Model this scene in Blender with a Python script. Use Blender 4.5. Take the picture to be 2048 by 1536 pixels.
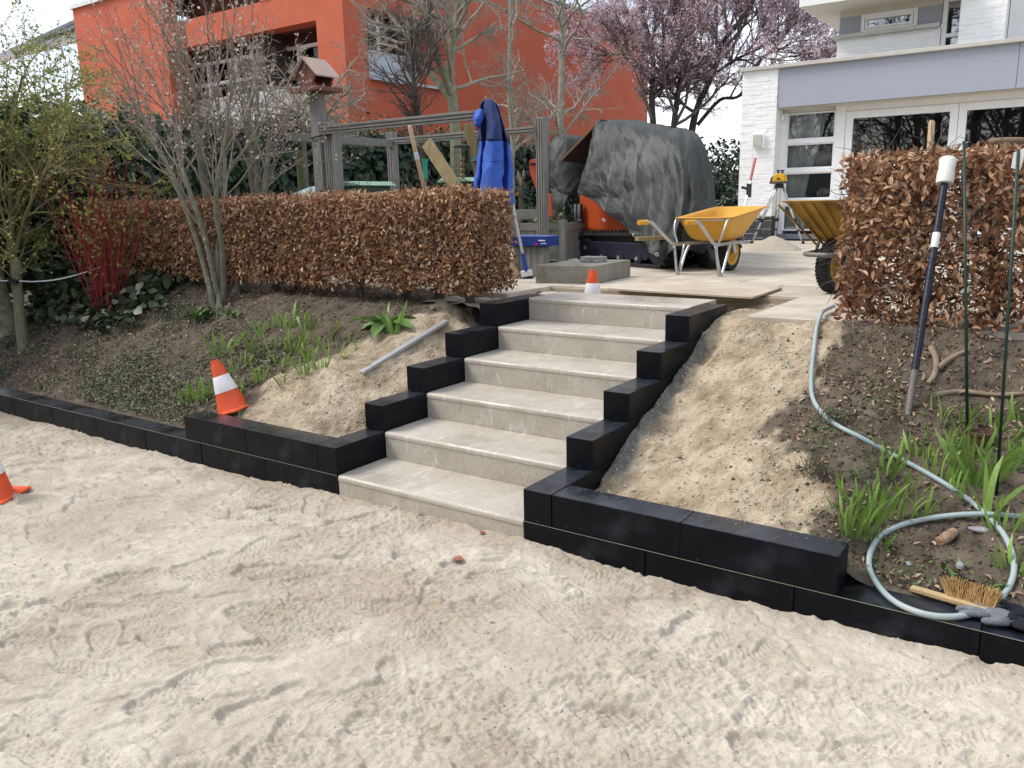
import bpy, bmesh, math, random
import numpy as np
from mathutils import Vector, Matrix
for o in list(bpy.data.objects): bpy.data.objects.remove(o)
scene = bpy.context.scene
col = scene.collection
rnd = random.Random(7)
R_ = math.radians
# ---------------------------------------------------------------- camera
CAM = np.array([3.1438, -2.8518, 1.5426])
YAW, PITCH, ROLL, FPX = -.6116, -.2176, -.0213, 1635.68
def _basis():
    cy, sy, cp, sp = math.cos(YAW), math.sin(YAW), math.cos(PITCH), math.sin(PITCH)
    fw = np.array([sy*cp, cy*cp, sp]); r = np.array([cy, -sy, 0.0]); u = np.cross(r, fw)
    return math.cos(ROLL)*r+math.sin(ROLL)*u, -math.sin(ROLL)*r+math.cos(ROLL)*u, fw
CR, CU, CF = _basis()
cam = bpy.data.cameras.new('camera'); cam.sensor_width = 36; cam.lens = FPX/2048*36
cam.clip_start = .05; cam.clip_end = 1000
camo = bpy.data.objects.new('camera', cam); col.objects.link(camo)
camo.matrix_world = Matrix(((CR[0], CU[0], -CF[0], CAM[0]), (CR[1], CU[1], -CF[1], CAM[1]), (CR[2], CU[2], -CF[2], CAM[2]), (0, 0, 0, 1)))
scene.camera = camo
scene.render.resolution_x, scene.render.resolution_y = 1024, 768
# ---------------------------------------------------------------- sky, sun, exposure
SUN_EL, SUN_AZ = R_(50), R_(-118)          # azimuth from +y towards +x
world = bpy.data.worlds.new('World'); scene.world = world; world.use_nodes = True
wn, wl = world.node_tree.nodes, world.node_tree.links
wn.clear()
wo = wn.new('ShaderNodeOutputWorld'); bg = wn.new('ShaderNodeBackground'); sk = wn.new('ShaderNodeTexSky')
sk.sky_type = 'NISHITA'; sk.sun_disc = False; sk.sun_elevation = SUN_EL; sk.sun_rotation = SUN_AZ
sk.air_density = 1.0; sk.dust_density = 2.0; sk.ozone_density = 1.0
tc = wn.new('ShaderNodeTexCoord'); mp = wn.new('ShaderNodeMapping'); mp.inputs['Scale'].default_value = (1, 1, 2.2)
cn = wn.new('ShaderNodeTexNoise'); cn.inputs['Scale'].default_value = 2.6; cn.inputs['Detail'].default_value = 7; cn.inputs['Roughness'].default_value = .55
cr = wn.new('ShaderNodeValToRGB'); cr.color_ramp.elements[0].position = .40; cr.color_ramp.elements[1].position = .66
cr.color_ramp.elements[0].color = (.30, .30, .30, 1); cr.color_ramp.elements[1].color = (1, 1, 1, 1)
mx = wn.new('ShaderNodeMixRGB'); mx.inputs['Color2'].default_value = (6.6, 6.85, 7.2, 1)
wl.new(tc.outputs['Generated'], mp.inputs['Vector']); wl.new(mp.outputs['Vector'], cn.inputs['Vector'])
wl.new(cn.outputs['Fac'], cr.inputs['Fac']); wl.new(cr.outputs['Color'], mx.inputs['Fac'])
wl.new(sk.outputs['Color'], mx.inputs['Color1']); wl.new(mx.outputs['Color'], bg.inputs['Color'])
bg.inputs['Strength'].default_value = .10
wl.new(bg.outputs['Background'], wo.inputs['Surface'])
sun = bpy.data.lights.new('sun', 'SUN'); sun.energy = 1.35; sun.angle = R_(22); sun.color = (1, .95, .88)
suno = bpy.data.objects.new('sun', sun); col.objects.link(suno)
sd = Vector((math.sin(SUN_AZ)*math.cos(SUN_EL), math.cos(SUN_AZ)*math.cos(SUN_EL), math.sin(SUN_EL)))
suno.rotation_euler = sd.to_track_quat('Z', 'Y').to_euler()
suno.location = (-10, 0, 20)
vs = scene.view_settings; vs.view_transform = 'Standard'; vs.look = 'None'; vs.exposure = 1.2; vs.gamma = 1
vs.use_curve_mapping = False
# ---------------------------------------------------------------- pixel helpers (photo 2048 x 1536)
def ray(u, v): return CF+CR*(u-1024)/FPX-CU*(v-768)/FPX
def PZ(u, v, z): d = ray(u, v); return Vector(CAM+d*(z-CAM[2])/d[2])
def PY(u, v, y): d = ray(u, v); return Vector(CAM+d*(y-CAM[1])/d[1])
def PX(u, v, x): d = ray(u, v); return Vector(CAM+d*(x-CAM[0])/d[0])
def PT(u, v, t): return Vector(CAM+ray(u, v)*t)
# ---------------------------------------------------------------- noise
_T = np.random.RandomState(3).rand(256, 256)
def vn(x, y, s=0):
    x = np.asarray(x, float)+s*17.31; y = np.asarray(y, float)+s*9.77
    xi = np.floor(x).astype(int); yi = np.floor(y).astype(int); fx = x-xi; fy = y-yi
    fx = fx*fx*(3-2*fx); fy = fy*fy*(3-2*fy)
    a = _T[xi & 255, yi & 255]; b = _T[(xi+1) & 255, yi & 255]; c = _T[xi & 255, (yi+1) & 255]; d = _T[(xi+1) & 255, (yi+1) & 255]
    return (a+(b-a)*fx)*(1-fy)+(c+(d-c)*fx)*fy-.5
def fbm(x, y, f, o=4, s=0, g=.5):
    r = 0; a = 1.
    for i in range(o): r = r+a*vn(x*f, y*f, s+i*3); f *= 2.03; a *= g
    return r
def sst(a, b, x): t = np.clip((x-a)/(b-a), 0, 1); return t*t*(3-2*t)
# ---------------------------------------------------------------- materials
def mat(name, base, rough=.7, var=.18, scale=6., bump=.25, bscale=80., metal=0., spec=.4, col2=None, coat=0., rvar=0., rndv=0., tint=None, stretch=None, det=5., bdist=.01, trans=0.):
    m = bpy.data.materials.new(name); m.use_nodes = True
    n, l = m.node_tree.nodes, m.node_tree.links
    b = n['Principled BSDF']
    b.inputs['Roughness'].default_value = rough; b.inputs['Metallic'].default_value = metal
    b.inputs['Specular IOR Level'].default_value = spec
    if coat: b.inputs['Coat Weight'].default_value = coat; b.inputs['Coat Roughness'].default_value = .1
    tcn = n.new('ShaderNodeTexCoord'); mpn = n.new('ShaderNodeMapping')
    if stretch: mpn.inputs['Scale'].default_value = stretch
    l.new(tcn.outputs['Object'], mpn.inputs['Vector'])
    nz = n.new('ShaderNodeTexNoise'); nz.inputs['Scale'].default_value = scale; nz.inputs['Detail'].default_value = det; nz.inputs['Roughness'].default_value = .6
    l.new(mpn.outputs['Vector'], nz.inputs['Vector'])
    rp = n.new('ShaderNodeValToRGB'); rp.color_ramp.elements[0].position = .3; rp.color_ramp.elements[1].position = .7
    c2 = col2 if col2 else [min(1, c*(1+var)) for c in base]; c1 = base if col2 else [c*(1-var) for c in base]
    rp.color_ramp.elements[0].color = (*c1, 1); rp.color_ramp.elements[1].color = (*c2, 1)
    l.new(nz.outputs['Fac'], rp.inputs['Fac'])
    out = rp.outputs['Color']
    if tint:                                   # per-piece tint attribute picks from a ramp
        at = n.new('ShaderNodeAttribute'); at.attribute_name = 'tint'
        tr = n.new('ShaderNodeValToRGB'); els = tr.color_ramp.elements
        while len(els) < len(tint): els.new(.5)
        for i, c in enumerate(tint): els[i].position = i/(len(tint)-1); els[i].color = (*c, 1)
        l.new(at.outputs['Fac'], tr.inputs['Fac'])
        mm = n.new('ShaderNodeMixRGB'); mm.blend_type = 'MULTIPLY'; mm.inputs['Fac'].default_value = 1
        l.new(tr.outputs['Color'], mm.inputs['Color1']); l.new(out, mm.inputs['Color2']); out = mm.outputs['Color']
    if rndv:
        oi = n.new('ShaderNodeObjectInfo'); hs = n.new('ShaderNodeHueSaturation'); mr = n.new('ShaderNodeMapRange')
        mr.inputs['To Min'].default_value = 1-rndv; mr.inputs['To Max'].default_value = 1+rndv
        l.new(oi.outputs['Random'], mr.inputs['Value']); l.new(mr.outputs['Result'], hs.inputs['Value']); l.new(out, hs.inputs['Color']); out = hs.outputs['Color']
    l.new(out, b.inputs['Base Color'])
    if rvar:
        r2 = n.new('ShaderNodeMapRange'); r2.inputs['From Min'].default_value = .35; r2.inputs['From Max'].default_value = .65
        r2.inputs['To Min'].default_value = max(.03, rough-rvar); r2.inputs['To Max'].default_value = min(1, rough+rvar)
        n3 = n.new('ShaderNodeTexNoise'); n3.inputs['Scale'].default_value = scale*.8; n3.inputs['Detail'].default_value = 6
        l.new(mpn.outputs['Vector'], n3.inputs['Vector']); l.new(n3.outputs['Fac'], r2.inputs['Value']); l.new(r2.outputs['Result'], b.inputs['Roughness'])
    if bump:
        n2 = n.new('ShaderNodeTexNoise'); n2.inputs['Scale'].default_value = bscale; n2.inputs['Detail'].default_value = 4
        l.new(mpn.outputs['Vector'], n2.inputs['Vector'])
        bp = n.new('ShaderNodeBump'); bp.inputs['Strength'].default_value = bump; bp.inputs['Distance'].default_value = bdist
        l.new(n2.outputs['Fac'], bp.inputs['Height']); l.new(bp.outputs['Normal'], b.inputs['Normal'])
    if trans:
        b.inputs['Subsurface Weight'].default_value = 0
        tl = n.new('ShaderNodeBsdfTranslucent'); ms = n.new('ShaderNodeMixShader'); ms.inputs['Fac'].default_value = trans
        l.new(out, tl.inputs['Color']); l.new(b.outputs['BSDF'], ms.inputs[1]); l.new(tl.outputs['BSDF'], ms.inputs[2])
        l.new(ms.outputs['Shader'], n['Material Output'].inputs['Surface'])
    return m
# ---------------------------------------------------------------- objects
def tag(o, label=None, cat=None, group=None, kind=None):
    if label: o['label'] = label
    if cat: o['category'] = cat
    if group: o['group'] = group
    if kind: o['kind'] = kind
    return o
def thing(name, label, cat, loc=(0, 0, 0), group=None, rot=None):
    o = bpy.data.objects.new(name, None); col.objects.link(o); o.location = loc; o.empty_display_size = .1
    if rot: o.rotation_euler = rot
    return tag(o, label, cat, group)
def mesh_np(name, V, F, smooth=False):
    """F: int array (n,3) or (n,4)"""
    me = bpy.data.meshes.new(name); V = np.asarray(V, np.float32); F = np.asarray(F, np.int32)
    me.vertices.add(len(V)); me.vertices.foreach_set('co', V.ravel())
    k = F.shape[1]; me.loops.add(F.size); me.loops.foreach_set('vertex_index', F.ravel())
    me.polygons.add(len(F)); me.polygons.foreach_set('loop_start', np.arange(0, F.size, k, dtype=np.int32))
    try: me.polygons.foreach_set('loop_total', np.full(len(F), k, np.int32))
    except Exception: pass
    if smooth: me.polygons.foreach_set('use_smooth', np.ones(len(F), bool))
    me.update(calc_edges=True); me.validate()
    return me
def obj(name, me, m=None, parent=None, loc=None):
    o = bpy.data.objects.new(name, me)
    if m and not me.materials: me.materials.append(m)
    if parent: o.parent = parent
    if loc is not None: o.location = loc
    col.objects.link(o)
    return o
def point_attr(me, name, vals):
    a = me.attributes.new(name, 'FLOAT', 'POINT'); a.data.foreach_set('value', np.asarray(vals, np.float32))
class MB:
    """collects shapes; org is subtracted (thing's own location)"""
    def __init__(s, org=(0, 0, 0)): s.v = []; s.f = []; s.o = Vector(org)
    def add(s, vs, fs):
        k = len(s.v); s.v += [Vector(p)-s.o for p in vs]; s.f += [tuple(i+k for i in f) for f in fs]; return s
    def box(s, a, b):
        (x0, y0, z0), (x1, y1, z1) = a, b
        return s.add([(x0, y0, z0), (x1, y0, z0), (x1, y1, z0), (x0, y1, z0), (x0, y0, z1), (x1, y0, z1), (x1, y1, z1), (x0, y1, z1)],
                     [(3, 2, 1, 0), (4, 5, 6, 7), (0, 1, 5, 4), (1, 2, 6, 5), (2, 3, 7, 6), (3, 0, 4, 7)])
    def bar(s, p, q, w, h, up=(0, 0, 1)):
        """box along p->q, width w (side), height h (up)"""
        p, q = Vector(p), Vector(q); d = (q-p).normalized(); sd_ = d.cross(Vector(up))
        if sd_.length < 1e-4: sd_ = d.cross(Vector((1, 0, 0)))
        sd_.normalize(); u_ = sd_.cross(d).normalized(); a, b = sd_*w/2, u_*h/2
        return s.add([p-a-b, p+a-b, p+a+b, p-a+b, q-a-b, q+a-b, q+a+b, q-a+b], [(0, 1, 2, 3), (7, 6, 5, 4), (0, 4, 5, 1), (1, 5, 6, 2), (2, 6, 7, 3), (3, 7, 4, 0)])
    def tube(s, pts, r, n=8, cap=True, closed=False):
        pts = [Vector(p) for p in pts]; m = len(pts)
        rs = r if isinstance(r, (list, tuple)) else [r]*m
        vs, fs = [], []; prev = None
        for i, p in enumerate(pts):
            a = pts[(i-1) % m] if (i > 0 or closed) else p; b = pts[(i+1) % m] if (i < m-1 or closed) else p
            d = (b-a).normalized() if (b-a).length > 1e-9 else Vector((0, 0, 1))
            if prev is None: x = d.orthogonal().normalized()
            else:
                x = prev-d*prev.dot(d)
                x = x.normalized() if x.length > 1e-6 else d.orthogonal().normalized()
            prev = x; y = d.cross(x)
            for k in range(n):
                t = 2*math.pi*k/n; vs.append(p+(x*math.cos(t)+y*math.sin(t))*rs[i])
        for i in range(m if closed else m-1):
            j = (i+1) % m
            for k in range(n): fs.append((i*n+k, i*n+(k+1) % n, j*n+(k+1) % n, j*n+k))
        if cap and not closed: fs.append(tuple(range(n-1, -1, -1))); fs.append(tuple((m-1)*n+k for k in range(n)))
        return s.add(vs, fs)
    def lathe(s, prof, n=24, c=(0, 0, 0), axis='z'):
        """prof [(r,h)]"""
        c = Vector(c); vs, fs = [], []
        for r, h in prof:
            for k in range(n):
                t = 2*math.pi*k/n; x, y = r*math.cos(t), r*math.sin(t)
                vs.append(c+(Vector((x, y, h)) if axis == 'z' else Vector((x, h, y)) if axis == 'y' else Vector((h, x, y))))
        for i in range(len(prof)-1):
            for k in range(n): fs.append((i*n+k, i*n+(k+1) % n, (i+1)*n+(k+1) % n, (i+1)*n+k))
        return s.add(vs, fs)
    def prism(s, poly, d):
        """poly 3-D points, extruded by vector d"""
        n = len(poly); d = Vector(d); P = [Vector(p) for p in poly]
        return s.add(P+[p+d for p in P], [tuple(range(n-1, -1, -1)), tuple(range(n, 2*n))]+[(i, (i+1) % n, n+(i+1) % n, n+i) for i in range(n)])
    def ball(s, c, r, n=12, m=8):
        c = Vector(c); r = Vector(r) if hasattr(r, '__len__') else Vector((r, r, r)); vs, fs = [], []
        for i in range(m+1):
            a = math.pi*i/m
            for k in range(n):
                t = 2*math.pi*k/n; vs.append(c+Vector((r.x*math.sin(a)*math.cos(t), r.y*math.sin(a)*math.sin(t), r.z*math.cos(a))))
        for i in range(m):
            for k in range(n): fs.append((i*n+k, (i+1)*n+k, (i+1)*n+(k+1) % n, i*n+(k+1) % n))
        return s.add(vs, fs)
    def mesh(s, name, bevel=0., seg=2, smooth=False, ang=None):
        me = bpy.data.meshes.new(name); me.from_pydata([tuple(v) for v in s.v], [], s.f)
        bm = bmesh.new(); bm.from_mesh(me)
        bmesh.ops.remove_doubles(bm, verts=bm.verts, dist=1e-5)
        bmesh.ops.recalc_face_normals(bm, faces=bm.faces)
        if bevel:
            es = [e for e in bm.edges if len(e.link_faces) == 2 and e.calc_face_angle(0) > R_(25)]
            bmesh.ops.bevel(bm, geom=es, offset=bevel, segments=seg, affect='EDGES', profile=.5)
        bm.to_mesh(me); bm.free()
        if smooth:
            me.polygons.foreach_set('use_smooth', np.ones(len(me.polygons), bool))
            if ang: me.set_sharp_from_angle(angle=R_(ang))
        return me
    def build(s, name, m, parent=None, bevel=0., seg=2, smooth=False, ang=None, loc=None):
        return obj(name, s.mesh(name, bevel, seg, smooth, ang), m, parent, loc)
def copy_tree(o, parent=None):
    c = o.copy(); col.objects.link(c); c.parent = parent
    for ch in [x for x in bpy.data.objects if x.parent == o]: copy_tree(ch, c)
    return c
def catmull(pts, k=6):
    P = [Vector(p) for p in pts]; out = []
    for i in range(len(P)-1):
        a, b, c, d = P[max(i-1, 0)], P[i], P[i+1], P[min(i+2, len(P)-1)]
        for j in range(k):
            t = j/k; out.append(.5*((2*b)+(c-a)*t+(2*a-5*b+4*c-d)*t*t+(3*b-a-3*c+d)*t**3))
    out.append(P[-1]); return out
def leaf_mesh(name, tpl, faces, pos, nrm, scl, tint, roll=None, rs=None, dirs=None):
    """many small leaves as one mesh. tpl (k,3): x across, y along, z normal"""
    rs = rs or np.random.RandomState(1); N = len(pos); pos = np.asarray(pos, float); nrm = np.asarray(nrm, float)
    nrm = nrm/np.maximum(np.linalg.norm(nrm, axis=1, keepdims=True), 1e-9)
    if dirs is None: dirs = rs.normal(size=(N, 3))
    y = dirs-nrm*np.sum(dirs*nrm, 1, keepdims=True); y /= np.maximum(np.linalg.norm(y, axis=1, keepdims=True), 1e-9)
    x = np.cross(y, nrm); tpl = np.asarray(tpl, float); scl = np.asarray(scl, float).reshape(N, 1, 1)
    V = (tpl[None, :, 0:1]*x[:, None]+tpl[None, :, 1:2]*y[:, None]+tpl[None, :, 2:3]*nrm[:, None])*scl+pos[:, None]
    F = np.asarray(faces)[None]+(np.arange(N)*len(tpl))[:, None, None]
    me = mesh_np(name, V.reshape(-1, 3), F.reshape(-1, len(faces[0])))
    point_attr(me, 'tint', np.repeat(tint, len(tpl)))
    return me
def branches_mesh(name, brs, n=5, tintv=None):
    """brs: list of (pts(k,3), radii(k)) -> one mesh of tapered tubes (no caps)"""
    VV, FF, base = [], [], 0
    for pts, rad in brs:
        pts = np.asarray(pts, float); rad = np.asarray(rad, float); k = len(pts)
        nn = n if rad[0] > .006 else 4 if rad[0] > .003 else 3
        d = np.gradient(pts, axis=0); d /= np.maximum(np.linalg.norm(d, axis=1, keepdims=True), 1e-9)
        ref = np.array([.31, .17, .93]) if abs(d[0] @ np.array([.31, .17, .93])) < .9 else np.array([1., 0, 0])
        x = np.cross(d, ref); x /= np.maximum(np.linalg.norm(x, axis=1, keepdims=True), 1e-9); y = np.cross(d, x)
        t = np.arange(nn)*2*math.pi/nn
        ring = pts[:, None]+(x[:, None]*np.cos(t)[None, :, None]+y[:, None]*np.sin(t)[None, :, None])*rad[:, None, None]
        VV.append(ring.reshape(-1, 3))
        i = np.arange(k-1)[:, None]*nn; j = np.arange(nn)[None]; j2 = (np.arange(nn)+1) % nn
        q = np.stack([i+j, i+j2[None], i+nn+j2[None], i+nn+j], -1).reshape(-1, 4)+base
        FF.append(q); base += k*nn
    return mesh_np(name, np.concatenate(VV), np.concatenate(FF), smooth=True)
# ================================================================ terrain
W_, D_, H_ = 1.19, .37, .15            # stair width, going, rise
def bank_left(x, y):
    z0 = .13+.13*sst(-1.50, -1.30, x)
    t = np.clip((y-.15)/1.35, 0, 1)
    z = z0+(.865-z0)*t
    z = z+.075*np.exp(-((x+.80)/.30)**2-((y-.52)/.26)**2)*(1-.3*sst(-.4, -.2, x))
    z = z-.05*np.exp(-((x+.45)/.12)**2-((y-.62)/.12)**2)
    sand = sst(-.08, .05, x+1.02-.42*np.clip(y-.5, 0, 2)+.35*fbm(x, y, 2.5, 4, 5)+.16*fbm(x, y, 14, 3, 7)-.9*sst(1.32, 1.6, y))
    lim = .115+.40*np.clip(y, 0, 1.52)+.3*np.clip(y-1.75, 0, .5); nb = sst(-.50, -.20, x); z = z*(1-nb)+np.minimum(z, lim)*nb
    n = .040*fbm(x, y, 1.6, 3, 1)+.036*fbm(x, y, 7, 4, 2)+.016*fbm(x, y, 28, 3, 4)+.006*fbm(x, y, 80, 2, 6)
    soft = sst(.15, .35, y)*sst(-.15, -.32, x)
    return z+n*(.35+.65*soft)-.012, sand
def bank_right(x, y):
    z0 = .27-.13*sst(2.40, 2.62, x)
    t = np.clip((y-.15)/1.38, 0, 1)
    z = z0+(.865-z0)*t**1.02
    tr = (1-sst(1.40, 2.15, x))*(1-sst(1.05, 1.55, y)*sst(1.42, 1.62, x))                       # dug trough beside the stair
    zt = .06+.385*y
    z = z*(1-tr)+np.minimum(z, zt)*tr
    z = np.where((y < .5) & (x < 2.5), np.maximum(z, .245-.03*tr), z)
    sand = 1-sst(-.07, .06, x-2.36+.20*y+.5*fbm(x, y, 2.2, 4, 8)+.16*fbm(x, y, 14, 3, 9))
    sand = sand*(1-.0*y)
    n = .06*fbm(x, y, 1.9, 3, 11)+.042*fbm(x, y, 6.5, 4, 12)+.016*fbm(x, y, 26, 3, 14)+.006*fbm(x, y, 80, 2, 16)
    soft = sst(.15, .3, y)
    z = z+n*(.3+.7*soft)
    up = sst(1.45, 2.02, y)*(1-sst(1.55, 1.75, x)); z = z*(1-up)+up*(.852+.4*n)
    z = np.where((y > 1.58) & (x > 1.56), np.minimum(z, .868), z)
    # mortar haunch along the cheek blocks
    hx = np.exp(-((x-1.34)/.085)**2)*sst(.35, .55, y)*(1-sst(1.55, 1.8, y))
    z = z+.05*hx*(.6+.8*vn(x*3, y*3, 21))
    mort = sst(.25, .6, hx+.35*fbm(x, y, 5, 3, 22))*sst(.3, .5, y)
    return z, sand, mort
def gridmesh(name, xs, ys, fz, smooth=True):
    X, Y = np.meshgrid(xs, ys); r = fz(X, Y); Z = r[0] if isinstance(r, tuple) else r
    V = np.stack([X, Y, Z], -1).reshape(-1, 3); nx, ny = len(xs), len(ys)
    i = np.arange(ny-1)[:, None]*nx+np.arange(nx-1)[None]
    F = np.stack([i, i+1, i+1+nx, i+nx], -1).reshape(-1, 4)
    return mesh_np(name, V, F, smooth), (r[1:] if isinstance(r, tuple) else ())
# ---- foreground sand with boot prints, tread marks and barrow tracks
_rs = np.random.RandomState(11)
PRINTS = []
for i in range(560):
    px, py = _rs.uniform(-5.5, 3.6), _rs.uniform(-2.5, -.12)
    PRINTS.append((px, py, _rs.uniform(0, 6.28) if _rs.rand() < .4 else _rs.normal(.5, .5)+(3.14 if _rs.rand() < .5 else 0), _rs.uniform(.004, .014), _rs.randint(3), _rs.uniform(.27, .31)))
TRACKS = [(.2, -1.0, .62, 1.), (-.8, -.55, .2, 1.), (1.4, -1.6, 1.0, .8), (2.2, -.9, .45, .9)]+[(_rs.uniform(-3.5, 3.3), _rs.uniform(-2.1, -.15), _rs.normal(.55, .35), _rs.uniform(.15, .6)) for _ in range(15)]
def sand_h(X, Y):
    Z = .0+.045*sst(-.9, .1, X)
    wx = X+.10*fbm(X, Y, 2.2, 3, 30); wy = Y+.10*fbm(X, Y, 2.2, 3, 33)
    Z = Z+.030*fbm(X, Y, .9, 2, 36)+.011*fbm(wx, wy, 3.1, 3, 40)
    rid = np.abs(fbm(wx*.8+wy*.5, wy*1.5-wx*.5, 3.2, 3, 44)); Z = Z-.009*np.exp(-(rid/.05)**2)
    rid = np.abs(fbm(wx*.9-wy*.3, wy*1.4, 6.5, 3, 48)); Z = Z+.006*np.exp(-(rid/.04)**2)
    rough = sst(-.15, .25, fbm(X, Y, 1.7, 3, 52))
    for (px, py, a, dp, kind, L) in PRINTS:
        m = (np.abs(X-px) < .24) & (np.abs(Y-py) < .24)
        if not m.any(): continue
        dx, dy = X[m]-px, Y[m]-py; lx = dx*math.cos(a)+dy*math.sin(a); ly = -dx*math.sin(a)+dy*math.cos(a)
        lx = lx+.010*vn(X[m]*30, Y[m]*30, 3); ly = ly+.010*vn(X[m]*30, Y[m]*30, 7)
        wdt = .052-.012*np.exp(-((lx+.03)/.035)**2)+.004*np.sin(lx*12)
        e = np.maximum(np.abs(lx)/(L/2), 0)**3.2+np.abs(ly/wdt)**3.2; e = e**(1/3.2)
        ins = 1-sst(.88, 1.0, e); rim = np.exp(-((e-1.13)/.10)**2)
        if kind == 0: tr = sst(-.2, .2, np.sin(lx*2*math.pi/.024)*np.sin(ly*2*math.pi/.022+np.floor(lx/.024)*1.57))
        elif kind == 1: tr = sst(-.1, .3, np.sin((lx+np.abs(ly)*.9)*2*math.pi/.026))
        else: tr = np.zeros_like(lx)
        h = -dp*ins*(1+.25*lx/L*2)+.40*dp*rim+.0055*ins*tr
        Z[m] = Z[m]*(1-.55*ins)+.55*ins*np.mean(Z[m])+h
    for (x0, y0, a, hl) in TRACKS:   # barrow tyre tracks and dragged boots: rows of small dashes
        m = (np.abs(X-x0) < hl+.2) & (np.abs(Y-y0) < hl+.2)
        if not m.any(): continue
        dx, dy = X[m]-x0, Y[m]-y0; lx = dx*math.cos(a)+dy*math.sin(a); ly = -dx*math.sin(a)+dy*math.cos(a)+.03*np.sin(lx*1.7)
        k = (1-sst(hl*.7, hl*1.1, np.abs(lx)))*sst(-.22, .05, fbm(X[m], Y[m], 4.5, 2, 66)); ins = (1-sst(.042, .052, np.abs(ly)))*k
        tr = sst(-.35, .15, np.sin(lx*2*math.pi/.030+np.floor(ly/.018)*3.14))*sst(.12, .30, np.abs((ly/.018) % 1-.5)*-1+.5)
        Z[m] = Z[m]-ins*(.007-.006*tr)+.005*np.exp(-((np.abs(ly)-.06)/.010)**2)*k
    Z = Z+(.004+.007*rough)*fbm(X, Y, 19, 3, 56)+(.005+.009*rough)*fbm(X, Y, 46, 3, 60)+(.0025+.004*rough)*fbm(X, Y, 120, 2, 61)
    edge = sst(-.22, -.02, Y); Z = Z+edge*(.012*fbm(X, Y, 5, 3, 63)+.010)
    damp = np.clip(.34+1.1*fbm(X, Y, 1.3, 4, 70)+.5*edge+.8*fbm(X, Y, 6, 3, 72), 0, 1)
    return Z, damp
xs = np.concatenate([np.arange(-7, -4, .05), np.arange(-4, -.6, .011), np.arange(-.6, 3.5, .0056), np.arange(3.5, 6, .04)])
ys = np.concatenate([np.arange(-4.5, -2.35, .03), np.arange(-2.35, .012, .0056)])
me, (damp,) = gridmesh('sand_ground', xs, ys, sand_h)
point_attr(me, 'damp', damp.ravel())
def attr_mix(m, attr, c2, out_from, fac_scale=1.):
    n, l = m.node_tree.nodes, m.node_tree.links
    at = n.new('ShaderNodeAttribute'); at.attribute_name = attr
    mm = n.new('ShaderNodeMixRGB'); l.new(at.outputs['Fac'], mm.inputs['Fac']); l.new(out_from, mm.inputs['Color1'])
    if isinstance(c2, tuple): mm.inputs['Color2'].default_value = (*c2, 1)
    else: l.new(c2, mm.inputs['Color2'])
    return mm.outputs['Color']
def noise_col(m, ca, cb, scale, det=6, lo=.3, hi=.7):
    n, l = m.node_tree.nodes, m.node_tree.links
    t = n.new('ShaderNodeTexCoord'); z = n.new('ShaderNodeTexNoise'); z.inputs['Scale'].default_value = scale; z.inputs['Detail'].default_value = det; z.inputs['Roughness'].default_value = .65
    l.new(t.outputs['Object'], z.inputs['Vector']); r = n.new('ShaderNodeValToRGB')
    r.color_ramp.elements[0].position = lo; r.color_ramp.elements[1].position = hi
    r.color_ramp.elements[0].color = (*ca, 1); r.color_ramp.elements[1].color = (*cb, 1)
    l.new(z.outputs['Fac'], r.inputs['Fac']); return r.outputs['Color']
SAND = mat('sand', (.47, .425, .352), .92, col2=(.625, .575, .490), scale=16, bump=.7, bscale=300, bdist=.006, spec=.2)
_b = SAND.node_tree.nodes['Principled BSDF']; _o = _b.inputs['Base Color'].links[0].from_socket
_c = attr_mix(SAND, 'damp', noise_col(SAND, (.345, .292, .226), (.47, .413, .335), 60), _o)
_n = SAND.node_tree.nodes.new('ShaderNodeMixRGB'); _n.blend_type = 'MULTIPLY'; _n.inputs['Fac'].default_value = 1
SAND.node_tree.links.new(_c, _n.inputs['Color1']); SAND.node_tree.links.new(noise_col(SAND, (.80, .785, .76), (1.07, 1.07, 1.07), 230, 4, .34, .66), _n.inputs['Color2'])
SAND.node_tree.links.new(_n.outputs['Color'], _b.inputs['Base Color'])
def bump2(m, scale, strength, dist, det=3):
    n, l = m.node_tree.nodes, m.node_tree.links; b = n['Principled BSDF']; prev = b.inputs['Normal'].links[0].from_socket
    t = n.new('ShaderNodeTexCoord'); z = n.new('ShaderNodeTexNoise'); z.inputs['Scale'].default_value = scale; z.inputs['Detail'].default_value = det
    bp = n.new('ShaderNodeBump'); bp.inputs['Strength'].default_value = strength; bp.inputs['Distance'].default_value = dist
    l.new(t.outputs['Object'], z.inputs['Vector']); l.new(z.outputs['Fac'], bp.inputs['Height']); l.new(prev, bp.inputs['Normal']); l.new(bp.outputs['Normal'], b.inputs['Normal'])
bump2(SAND, 70, .35, .012, 5)
tag(obj('sand_ground', me, SAND), kind='structure')
# far ground all round (reaches the horizon), raised garden plateau behind
GRASS_FAR = mat('far_ground', (.16, .15, .10), .95, .3, scale=.6, bump=.2, bscale=10)
tag(MB().add([(-400, -400, -.09), (400, -400, -.09), (400, 400, -.09), (-400, 400, -.09)], [(0, 1, 2, 3)]).build('ground', GRASS_FAR), kind='structure')
PLAT = mat('garden_soil', (.10, .075, .05), .95, .35, scale=4, bump=.5, bscale=30)
tag(MB().box((-60, 2.3, -.05), (-4.6, 90, .86)).build('garden_ground', PLAT), kind='structure')
tag(MB().box((-4.6, 1.62, -.05), (-.32, 2.63, .835)).build('garden_ground', PLAT), kind='structure')
tag(MB().box((-4.6, 2.63, -.05), (60, 90, .835)).build('garden_ground', PLAT), kind='structure')
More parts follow.
